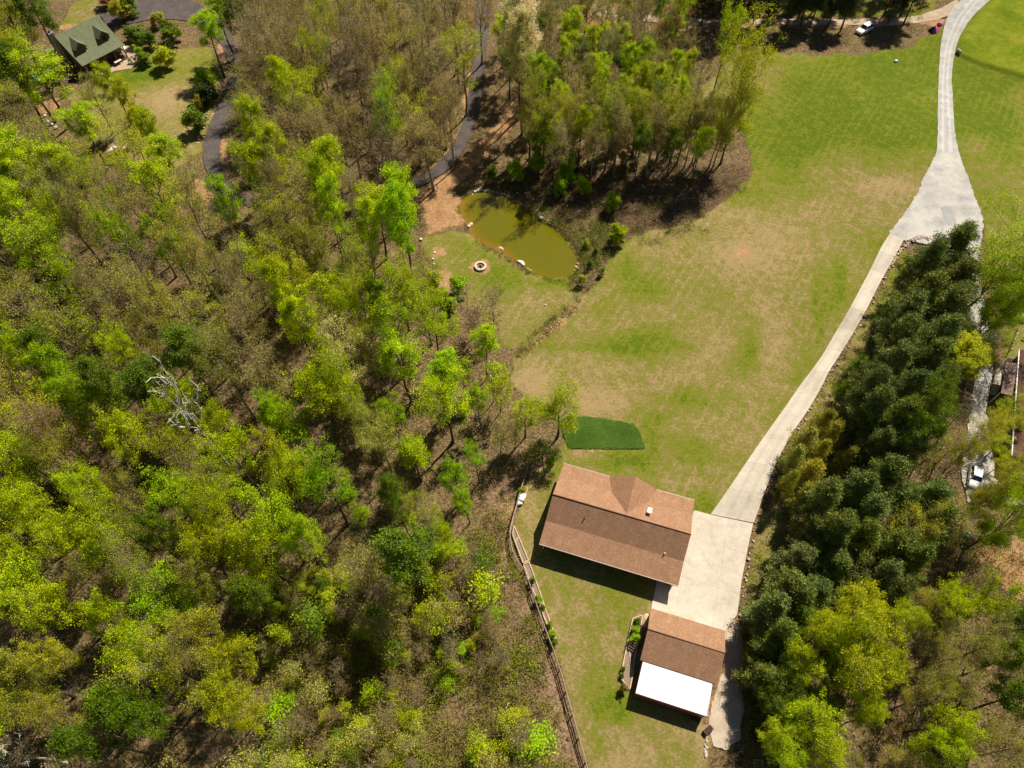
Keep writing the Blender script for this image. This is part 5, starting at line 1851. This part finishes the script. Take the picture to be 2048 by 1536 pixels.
# upper right woods and the cream tree
T('1050,65,40 1046,105,36', 'lime', 'cream', h=24); T('1072,165,26', 'lime', 'bright', h=18); T('1062,215,34 1040,120,32', 'oak', 'olive', h=18); T('1028,28,34', 'lime', 'bright', h=18); T('1360,28,22', 'lime', 'lime', h=20); T('1456,78,32', 'limebroad', 'lime', h=22); T('1470,235,48', 'willow', 'yellow', h=17); T('1345,75,30', 'bud', 'orange', h=17); T('1402,150,28', 'bare', 'grey', h=15)
T('1180,92,18 1240,88,20 1252,130,20 1292,122,20 1182,150,22 1280,165,22 1316,170,20 1132,118,22 1205,180,24 1120,200,24 1282,222,24 1222,250,24 1162,252,24 1110,270,22 1330,235,20 1150,60,24 1250,190,22 1360,200,20 1345,140,20', 'lime', 'lime', h=14)
T('1100,60,36 1170,30,36 1225,50,34 1290,30,30 1210,110,30 1150,170,30 1240,270,30 1310,270,28 1190,290,26 1120,300,24 1390,250,24', 'bud', 'tan', h=15); T('1080,285,24 1105,230,20 1330,95,20', 'lime', 'deep', h=10); T('1060,245,30 1105,240,28 1150,243,30 1195,238,30 1240,245,30 1285,240,30 1330,245,30 1375,240,32 1415,235,30 1450,250,28', 'oak', 'olive', h=16); T('1128,265,28 1180,270,28 1262,268,28 1310,270,28 1355,265,28 1400,265,28 1435,275,26 1085,272,26', 'oak', 'yellow', h=11); T('1150,285,24 1235,288,24 1320,285,24 1400,285,26', 'bud', 'brown', h=10); T('1090,255,26 1275,245,24 1190,240,24 1350,285,24', 'lime', 'deep', h=10)
# row of tall pines along the dirt track
T('1391,-24,30 1421,-31,30 1465,-22,30 1485,-23,26 1531,-34,30 1556,-36,31 1597,-25,32 1630,-30,31 1652,-35,31 1685,-26,29 1714,-21,32 1815,-37,32 1847,-33,32 1397,-64,29 1445,-50,32 1482,-60,31 1519,-68,28 1544,-71,27 1592,-66,28 1626,-48,31 1658,-59,30 1697,-54,28 1806,-54,27 1839,-51,26 1390,-85,31 1429,-82,32 1476,-87,30 1511,-82,31 1556,-84,32 1600,-95,26 1636,-89,32 1691,-102,28 1720,-91,27 1760,-95,29 1815,-101,26 1845,-92,31', 'tallpine', 'dark', h=16)
# pine grove right of the concrete drive
T('1885,505,55 1840,545,50 1890,580,55 1835,610,53 1885,640,55 1815,655,53 1860,690,58 1790,700,55 1850,740,55 1765,745,53 1735,790,50 1790,795,55 1850,790,46 1735,840,48 1780,850,50', 'pine', 'pine', h=14)
T('1765,965,60 1700,990,55 1825,1005,60 1850,1050,48 1655,1065,50 1715,1085,50 1745,1160,55 1790,1200,48 1720,1030,55 1770,1110,58 1640,1010,48 1810,1140,48', 'pine', 'pineblue', h=13)
T('1600,1130,55 1660,1150,55 1620,1070,50 1570,1175,55 1535,1215,48 1590,1210,50 1550,1265,48 1625,1190,50 1670,1110,53', 'pine', 'pineblue', h=10); T('1525,1300,48 1520,1355,43 1555,1325,46 1540,1250,43', 'pine', 'pine', h=7)
T('1865,815,44 1830,870,44', 'limebroad', 'deep', h=15); T('1800,905,48 1740,900,43', 'pine', 'pine', h=12)
T('1640,850,32 1605,885,34 1585,925,34 1620,950,34 1665,880,34 1575,965,26 1600,1000,28 1680,925,28 1630,910,28', 'cedar', 'cedar', h=8); T('1770,640,22 1715,735,24 1690,780,22 1780,615,20', 'cedar', 'deep', h=6)
T('1820,1075,50', 'oak', 'gold', h=13); T('1700,1225,50 1680,1290,52 1750,1290,50 1640,1270,42 1700,1350,54 1770,1340,42 1790,1260,36', 'limebroad', 'yellow', h=14); T('1580,1370,40 1530,1400,34 1575,1300,36 1600,1250,36 1640,1400,40 1560,1430,36', 'limebroad', 'deep', h=8); T('1660,1330,44 1720,1400,44 1600,1330,40', 'limebroad', 'lime', h=11); T('1850,1280,34 1830,1200,34 1900,1380,34 1840,1400,36', 'oak', 'olive', h=11); T('1800,1520,34 1690,1530,36 1620,1540,34', 'bud', 'olive', h=8); T('1600,1440,46 1550,1470,36 1570,1510,40 1645,1500,44 1720,1440,30', 'limebroad', 'lime', h=11)
T('1960,1205,48 1890,1215,40', 'limebroad', 'lime', h=13); T('1885,1445,46 1860,1500,40', 'limebroad', 'lime', h=14); T('2030,1400,46 2010,1320,36 2045,1250,40', 'lime', 'deep', h=13); T('1930,1300,36 1980,1290,40 1870,1330,34 1960,1480,34 2020,1500,40', 'bud', 'olive', h=12)
T('2015,1045,52', 'willow', 'lime', h=16); T('1988,555,70 2025,610,60 1992,630,36', 'willow', 'lime', h=12); T('1958,720,26', 'willow', 'lime', h=7); T('2018,818,30 1994,848,22 2036,850,20', 'limebroad', 'yellow', h=6); T('1995,895,24 2022,945,24 2000,930,18', 'limebroad', 'yellow', h=5); T('1930,700,34 1935,740,30', 'lime', 'yellow', h=10)
T('1915,890,30 1905,950,34 1890,1000,30 1925,830,30', 'bare', 'brown', h=9); T('1990,980,36 1960,1010,34 1940,900,34', 'willow', 'olive', h=11); T('1870,900,30 1900,1060,34', 'bud', 'gold', h=10)
N_HAND = len(TREES)

SHR = [(985, 354, 'deep', 11), (1030, 350, 'bright', 14), (1076, 336, 'bright', 14), (1133, 348, 'bright', 17), (1120, 381, 'bright', 13), (1170, 380, 'bright', 12), (1223, 412, 'bright', 12), (1236, 473, 'lime', 14),
       (240, 28, 'gold', 18), (258, 18, 'deep', 18), (315, 44, 'gold', 13), (330, 122, 'yellow', 18), (412, 167, 'bright', 18), (412, 195, 'dark', 20), (392, 250, 'deep', 22), (300, 85, 'deep', 16), (345, 70, 'deep', 18), (215, 5, 'orange', 12), (275, 80, 'deep', 16), (290, 122, 'deep', 12), (400, 214, 'gold', 8), (282, 112, 'bright', 8), (335, 100, 'dark', 12), (425, 190, 'gold', 8), (262, 72, 'deep', 12),
       (1270, 1259, 'bright', 7), (1267, 1281, 'bright', 8), (1274, 1244, 'deep', 7), (1246, 1338, 'deep', 4), (1243, 1352, 'deep', 4), (1248, 1376, 'brown', 8), (1076, 1199, 'bright', 7), (1063, 1163, 'deep', 6), (1085, 1215, 'deep', 5), (1105, 1270, 'bright', 7), (1109, 1284, 'deep', 6), (1100, 1250, 'lime', 6), (1044, 982, 'yellow', 6),
       (1165, 562, 'olive', 7), (1190, 505, 'deep', 6), (1204, 545, 'olive', 6), (1172, 492, 'yellow', 6), (1180, 530, 'deep', 6), (918, 578, 'bright', 15), (905, 612, 'bright', 10), (868, 560, 'yellow', 15), (880, 590, 'lime', 12)]
for x, y, c, r in SHR:
    TREES.append((x, y, 'shrub', c, r, None))

# filling trees of the woods, where the photograph shows crowns too mixed to trace one by one
WOODS = [
    ([(0, 310), (120, 350), (300, 420), (390, 430), (400, 480), (500, 420), (520, 380), (700, 330), (800, 500), (880, 620), (900, 700), (1000, 900), (940, 1040), (900, 1120), (560, 1150), (520, 1536), (0, 1536)], 6.2, (('bud', 'tan', .10), ('limebroad', 'lime', .24), ('lime', 'lime', .16), ('oak', 'olive', .14), ('oak', 'yellow', .10), ('bud', 'olive', .18), ('lime', 'deep', .06), ('bare', 'grey', .02)), 105),
    ([(470, 0), (930, 0), (930, 150), (900, 270), (820, 340), (700, 330), (520, 380), (490, 250), (450, 60)], 6.5, (('bud', 'tan', .34), ('bud', 'olive', .3), ('bare', 'grey', .10), ('lime', 'deep', .08), ('oak', 'yellow', .1), ('lime', 'lime', .08)), 40),
    ([(1000, 60), (1030, 0), (1330, 0), (1390, 130), (1400, 240), (1420, 290), (1060, 290)], 4.0, (('bud', 'tan', .25), ('lime', 'lime', .22), ('bud', 'olive', .35), ('lime', 'deep', .18)), 60),
]
SAPZ = [(560, 1150), (880, 1110), (940, 1050), (965, 1070), (1000, 1200), (1040, 1400), (1090, 1536), (520, 1536), (540, 1250)]


def tree_pos(x, y, h, cf):
    return atz(x, y, h * cf)


placed = []
rr = np.random.default_rng(5)


def size_of(kind, r, h, x, y):
    k = KINDS_T[kind]
    if h is None:
        h = k[1] * rr.uniform(.86, 1.08)
    p = atz(x, y, h * k[3])
    R_ = None
    if r:
        R_ = r * mpp(x, y, p.z)
    return h, p, R_


ALL = []
for x, y, kind, col, r, h in TREES:
    if kind == 'bud' and col == 'tan' and y > 300 and x < 1000:
        q = rr.random()
        col = 'yellow' if q < .22 else 'olive' if q < .6 else 'tan'
    if kind == 'shrub':
        R_ = r * mpp(x, y, .5) * 1.1
        h = R_ * (2.0 if r < 12 or x > 900 else 1.25)
        p = atz(x, y, h * .5)
    else:
        h, p, R_ = size_of(kind, r, h, x, y)
    ALL.append([x, y, kind, col, R_, h, p])
    placed.append((p.x, p.y, R_ or 3))
for poly, dmin, mixk, most in WOODS:
    xs, ys = [p[0] for p in poly], [p[1] for p in poly]
    n = 0
    for _ in range(9000):
        x, y = rr.uniform(min(xs) - 40, max(xs)), rr.uniform(min(ys) - 20, max(ys) + 60)
        if not inpoly(np.array(max(x, 1)), np.array(min(max(y, 1), 1535)), poly):
            continue
        if inpoly(np.array(x), np.array(y), [(395, 40), (520, 40), (505, 200), (480, 300), (500, 395), (400, 420), (385, 300)]):
            continue
        q = rr.random()
        for kind, col, w in mixk:
            if q < w:
                break
            q -= w
        k = KINDS_T[kind]
        h = k[1] * rr.uniform(.7, .98)
        p = atz(x, y, h * k[3])
        R_ = k[2] * rr.uniform(.6, .95)
        if x > 1000:
            h, R_ = h * .72, R_ * .75
            p = atz(x, y, h * k[3])
        if min((math.hypot(p.x - a, p.y - b_) - .45 * c for a, b_, c in placed), default=9) < dmin * .62:
            continue
        placed.append((p.x, p.y, R_))
        ALL.append([x, y, kind, col, R_, h, p])
        n += 1
        if n >= most:
            break
sx, sy = [p[0] for p in SAPZ], [p[1] for p in SAPZ]
sp_ = []
for _ in range(6000):
    x, y = rr.uniform(min(sx), max(sx)), rr.uniform(min(sy), max(sy) + 30)
    if not inpoly(np.array(x), np.array(min(y, 1535)), SAPZ):
        continue
    q = rr.random()
    kind, col = ('sapling', 'lime') if q < .22 else ('sapling', 'yellow') if q < .3 else ('sapling', 'deep') if q < .38 else ('sapling', 'olive') if q < .54 else ('twiggy', 'brown') if q < .8 else ('twiggy', 'olive') if q < .93 else ('sapling', 'bright')
    h = rr.uniform(1.6, 3.0) if rr.random() < .5 else rr.uniform(3.0, 6.5)
    p = atz(x, y, h * .58)
    if float(N1.fbm(np.array(p.x * .14), np.array(p.y * .14), 3)) < rr.uniform(.25, .62) or min((math.hypot(p.x - a, p.y - b_) for a, b_ in sp_), default=9) < .9:
        continue
    sp_.append((p.x, p.y))
    ALL.append([x, y, kind, col, h * rr.uniform(.22, .36) + .1, h, p])
    if len(sp_) >= 190:
        break

ROADM = [np.array([flat(*p) for p in q]) for q in (PAD, [(1079, 1086), (1358, 1172), (1388, 1000), (1125, 927)], [(1281, 1318), (1272, 1385), (1413, 1431), (1435, 1368), (1449, 1261), (1303, 1217)])]
used = {}
records = []
cnt = {}
for x, y, kind, col, R_, h, p in ALL:
    k = KINDS_T[kind]
    i = cnt.get(kind, int(rr.integers(0, 5)))
    cnt[kind] = i + 1
    wm, cm = PROTO[kind][i % k[0]]
    R_ = R_ or k[2] * rr.uniform(.8, 1.05)
    s = R_ / k[2]
    base = Vector((p.x, p.y, float(hgt(p.x, p.y)) - .05))
    nm, noun = NOUN[kind]
    e = empty(nm, base, rr.uniform(0, 6.28))
    e.scale = (s * rr.uniform(.86, 1.14), s * rr.uniform(.86, 1.14), h / k[1])
    c = np.array(COLS[col]) * rr.uniform(.86, 1.14) * np.array([rr.uniform(.9, 1.06), 1, rr.uniform(.7, 1.4)])
    t = link('trunk', wm, None, e)
    if cm is not None:
        cr = link('crown', cm, None, e)
        cr.color = (*c, 1)
    e.rotation_euler = (rr.normal() * .03, rr.normal() * .03, rr.uniform(0, 6.28))
    records.append((e, x, y, kind, col, R_, noun))

ORD = ['', 'second ', 'third ', 'fourth ', 'fifth ', 'sixth ', 'seventh ', 'eighth ', 'ninth ', 'tenth ', 'eleventh ', 'twelfth ']
bykey = {}
for rec in records:
    e, x, y, kind, col, R_, noun = rec
    if kind == 'shrub':
        sz = ''
    elif kind in ('sapling', 'twiggy'):
        sz = ''
    else:
        sz = 'broad ' if R_ > 4.6 else 'slender ' if R_ < 2.6 else ''
    own = {'dead': 'bleached'}.get(kind)
    desc = sz + (own or WORDS[col]) + ' ' + noun
    best = sorted(LAND, key=lambda l: math.hypot(l[1] - x, (l[2] - y)))
    l = next(q for q in best if math.hypot(q[1] - x, q[2] - y) > 14 and not (q[0].startswith('bleached') and kind == 'dead'))
    dx, dy = x - l[1], y - l[2]
    side = ('right of' if dx > 0 else 'left of') if abs(dx) > abs(dy) else ('below' if dy > 0 else 'above')
    if l[0].startswith(('lower edge', 'lower left', 'lower right', 'left edge', 'upper edge')):
        side = 'from'
    bykey.setdefault((desc, l[0], side), []).append((math.hypot(dx, dy), rec))
for (desc, lm, side), v in bykey.items():
    v.sort(key=lambda q: q[0])
    for i, (d, rec) in enumerate(v):
        e, kind = rec[0], rec[3]
        if len(v) == 1 and side != 'from':
            lab = f'{desc} {side} the {lm}'
        elif side == 'from':
            lab = f'{desc}, {ORD[min(i, 11)]}nearest to the {lm}'
        else:
            lab = f'{desc} {side} the {lm}, {ORD[min(i, 11)]}nearest'
        grp = 'pines of the grove by the concrete drive' if kind in ('pine', 'cedar') else 'tall pines along the dirt track' if kind == 'tallpine' else 'saplings in the thinned wood' if kind in ('sapling', 'twiggy') else 'garden and bank shrubs' if kind == 'shrub' else 'trees of the spring woods'
        tag(e, lab, {'sapling': 'sapling', 'twiggy': 'thicket', 'shrub': 'shrub'}.get(kind, 'tree'), grp)

# ---------------------------------------------------------------- undergrowth, weeds and the crop patch
BR1 = brush_mat('undergrowth_leaves', [(.0, (.10, .065, .03)), (.3, (.22, .15, .07)), (.5, (.20, .18, .045)), (.72, (.22, .26, .02)), (.95, (.30, .38, .015)), (1.0, (.08, .12, .01))])
BR4 = brush_mat('thinned_wood_brush', [(.0, (.14, .09, .04)), (.2, (.27, .19, .085)), (.4, (.27, .23, .06)), (.6, (.30, .34, .02)), (.9, (.38, .47, .012)), (1.0, (.12, .18, .01))])
BR5 = brush_mat('far_wood_leaves', [(.0, (.30, .23, .08)), (.35, (.38, .37, .05)), (.65, (.44, .52, .012)), (1.0, (.46, .57, .008))], .35)
BR2 = brush_mat('weed_leaves', [(.0, (.34, .24, .10)), (.3, (.27, .23, .06)), (.6, (.17, .20, .022)), (.85, (.24, .30, .02)), (1.0, (.10, .15, .012))])


def scatter(name, polys, n, hmax, per, leaf, mat, lab, seed, twigs=6, avoid=None, lo=.15, rad=.6):
    r = np.random.default_rng(seed)
    pts = []
    for poly, share in polys:
        w = np.array([flat(min(max(p[0], -60), 2110), min(max(p[1], -10), 1600)) for p in poly])
        a, c = w.min(0), w.max(0)
        q = r.uniform(a, c, (int(n * share * 4), 2))
        q = q[inpoly(q[:, 0], q[:, 1], w)]
        q = q[N3.fbm(q[:, 0] * .16, q[:, 1] * .16, 3) > r.uniform(.2, .66, len(q))]
        if avoid is not None:
            q = q[~inpoly(q[:, 0], q[:, 1], avoid) & (seg_dist(q[:, 0], q[:, 1], avoid) > .1)]
        pts.append(q[:int(n * share)])
    pts = np.concatenate(pts)
    z = hgt(pts[:, 0], pts[:, 1])
    hh = hmax * r.uniform(.25, 1, len(pts)) ** 1.5
    k = r.poisson(per, len(pts))
    C = np.repeat(np.c_[pts, z], k, 0)
    H_ = np.repeat(hh, k)
    C[:, :2] += r.normal(size=(len(C), 2)) * (rad * (.35 + H_ / hmax))[:, None]
    C[:, 2] += lo + H_ * r.random(len(C)) ** .7
    V1, F1 = leaf_quads(r, C, leaf, leaf * .7, flatness=.3)
    # thin stems
    m = len(pts) * twigs
    B0 = np.repeat(np.c_[pts, z], twigs, 0)
    B0[:, :2] += r.normal(size=(m, 2)) * rad * .4
    D = r.normal(size=(m, 3)) * np.array([.45, .45, .1]) + np.array([0, 0, 1])
    B1 = B0 + D * (np.repeat(hh, twigs) * r.uniform(.6, 1.25, m))[:, None]
    sd = unit(np.cross(D, r.normal(size=(m, 3)))) * .022
    V2 = np.stack([B0 - sd, B0 + sd, B1 + sd * .5, B1 - sd * .5], 1).reshape(-1, 3)
    F2 = np.arange(4 * m).reshape(m, 4) + len(V1)
    me = mesh_np(name, np.concatenate([V1, V2]), np.concatenate([F1, F2]))
    return tag(link(name, me, mat), lab, 'undergrowth', None, 'stuff')


scatter('undergrowth', [([(0, 300), (240, 350), (390, 430), (520, 330), (470, 0), (930, 0), (900, 270), (830, 360), (850, 520), (900, 640), (1005, 740), (1080, 880), (1000, 1000), (1010, 1090), (560, 1150), (520, 1560), (0, 1560)], .62),
                        ([(1000, 320), (1030, 0), (1330, 0), (1400, 130), (1500, 260), (1480, 330)], .14), ([(0, 0), (100, 0), (70, 150), (130, 250), (0, 300)], .06), ([(1380, 0), (1860, 0), (1860, 40), (1800, 95), (1500, 95), (1390, 60)], .05), ([(1960, 1060), (2060, 1100), (2060, 1560), (1780, 1560), (1860, 1200)], .13)],
        3000, 1.6, 22, .22, BR1, 'brown and green brush covering the wood floor', 21)
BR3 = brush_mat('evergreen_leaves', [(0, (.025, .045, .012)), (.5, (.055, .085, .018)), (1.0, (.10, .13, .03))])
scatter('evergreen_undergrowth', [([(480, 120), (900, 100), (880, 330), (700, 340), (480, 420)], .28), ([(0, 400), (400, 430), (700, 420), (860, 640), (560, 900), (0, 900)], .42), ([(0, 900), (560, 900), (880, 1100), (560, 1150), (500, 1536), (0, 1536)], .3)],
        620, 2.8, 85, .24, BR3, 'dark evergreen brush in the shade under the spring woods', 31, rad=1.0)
scatter('undergrowth', [([(540, 1150), (900, 1100), (1000, 1010), (1030, 1120), (1080, 1270), (1150, 1560), (500, 1560)], 1)], 2300, 1.5, 34, .18, BR4, 'dense brush with small leaves in the thinned wood above the lower edge', 22, twigs=9)
scatter('weeds', [([(1100, 440), (1180, 440), (1260, 470), (1215, 520), (1190, 570), (1150, 600), (1135, 560), (1160, 530), (1150, 490)], .6), ([(1150, 595), (1180, 600), (1100, 665), (1060, 700), (1030, 720), (1040, 690)], .25), ([(1020, 395), (1180, 430), (1260, 470), (1190, 470), (1060, 430)], .15)],
        520, .8, 34, .18, BR2, 'green weeds and dead grass round the lower end of the pond', 23, rad=.5)
scatter('weeds', [([(1810, 500), (1790, 530), (1740, 630), (1690, 710), (1640, 800), (1590, 880), (1560, 950), (1535, 1020), (1515, 1080), (1500, 1150), (1490, 1250), (1560, 1250), (1640, 900), (1740, 760), (1840, 560)], .5), ([(1560, 1050), (1720, 850), (1900, 900), (1900, 1250), (1800, 1536), (1500, 1536), (1500, 1250)], .35), ([(1480, 1260), (1520, 1260), (1560, 1536), (1490, 1536)], .15)],
        2000, .8, 34, .18, BR2, 'low weeds between the concrete drive and the pines', 24, rad=.5)
scatter('weeds', [([(995, 990), (1040, 950), (1030, 1010), (1015, 1085), (1045, 1160), (1080, 1270), (1105, 1330), (1165, 1560), (1120, 1560), (1040, 1260), (990, 1110)], 1)],
        260, .5, 26, .16, BR1, 'dead brush on the bare bank below the rail fence', 25, rad=.4)
scatter('shore_weeds', [([(930, 380), (1000, 380), (1060, 412), (1125, 455), (1175, 510), (1165, 550), (1110, 565), (1050, 545), (1000, 515), (960, 492), (925, 450), (912, 412)], 1)],
        500, .35, 26, .14, BR2, 'short weeds and grass along the pond shore', 41, rad=.3, avoid=POND_W)
scatter('bank_brush', [(BANK, 1)], 420, .6, 26, .17, BR1, 'dead brush and weeds on the shaded bank above the pond', 51, rad=.5)
# rye-like crop
cw = np.array([flat(*p) for p in [(1120, 840), (1161, 833), (1224, 841), (1265, 849), (1275, 859), (1290, 893), (1288, 897), (1219, 898), (1138, 896)]])
r = np.random.default_rng(8)
q = r.uniform(cw.min(0), cw.max(0), (60000, 2))
q = q[inpoly(q[:, 0] + r.normal(size=len(q)) * .1, q[:, 1] + r.normal(size=len(q)) * .1, cw)]
m = len(q)
z = hgt(q[:, 0], q[:, 1])
B0 = np.c_[q, z - .02]
wv = N1.fbm(q[:, 0] * .7, q[:, 1] * .7, 2)
D = np.c_[r.normal(size=(m, 2)) * .55 + np.array([-.25, .1]) * (wv[:, None] * 2), np.ones(m)]
B1 = B0 + unit(D) * (r.uniform(.14, .26, m) * (.8 + .5 * wv))[:, None]
sd = unit(np.cross(D, r.normal(size=(m, 3)))) * .06
Vc = np.stack([B0 - sd, B0 + sd, B1 + sd * .4, B1 - sd * .4], 1).reshape(-1, 3)
crop_m = brush_mat('crop_blades', [(0, (.25, .39, .08)), (.5, (.36, .54, .12)), (1.0, (.48, .64, .17))], .3)
tag(link('crop_grass', mesh_np('crop_grass', Vc, np.arange(4 * m).reshape(m, 4)), crop_m), 'dense dark green crop growing in a patch above the brown-roofed house', 'crop', None, 'stuff')

# ---------------------------------------------------------------- the woods that carry on beyond the picture
r = np.random.default_rng(77)
wx, wy = r.uniform(-230, 210, 9000), r.uniform(-90, 270, 9000)
wz = hgt(wx, wy)
pj = project(np.c_[wx, wy, wz + 9])
beh = (wy * sT + (CH - wz - 9) * cT) < 8
outf = beh | (pj[:, 0] < -70) | (pj[:, 0] > 2120) | (pj[:, 1] < -150) | (pj[:, 1] > 1600)
pb = project(np.c_[wx, wy, wz])
outf &= beh | (pb[:, 0] < -40) | (pb[:, 0] > 2090) | (pb[:, 1] < -60) | (pb[:, 1] > 1640)
yard = (wx > 2) & (wx < 70) & (wy < 30) | (wx > 95) & (wy > 60)
k_ = outf & ~yard
wx, wy, wz = wx[k_][:1300], wy[k_][:1300], wz[k_][:1300]
W = Wood()
LV = []
for x, y, z in zip(wx, wy, wz):
    h = r.uniform(13, 20)
    W.tube(np.array([[x, y, z - .2], [x + r.normal() * .3, y + r.normal() * .3, z + h * .5], [x + r.normal() * .5, y + r.normal() * .5, z + h * .92]]), np.array([.26, .17, .04]), 5)
    nb = 16
    a = r.uniform(0, 6.28, nb)
    q = r.uniform(.4, 1, nb)
    rad = r.uniform(.3, 1, nb) * np.sin(np.pi * (q * .75 + .18)) * r.uniform(3.2, 4.8)
    C = np.c_[x + rad * np.cos(a), y + rad * np.sin(a), z + h * q]
    for c in C:
        W.tube(np.array([[x, y, c[2] - rad.mean() * .7], c]), np.array([.06, .02]), 3)
    C = np.repeat(C, 20, 0) + r.normal(size=(nb * 20, 3)) * np.array([.75, .75, .55])
    LV.append(C)
V1, F1 = leaf_quads(r, np.concatenate(LV), .55, .4, flatness=.3)
sw = tag(link('surrounding_woods', mesh_np('surrounding_woods', V1, F1), BR5), 'mixed spring woods carrying on beyond the clearing and the houses', 'woods', None, 'stuff')
link('trunks', mesh_np('trunks', np.concatenate(W.V), np.concatenate(W.F)), BARK, sw)['kind'] = 'stuff'
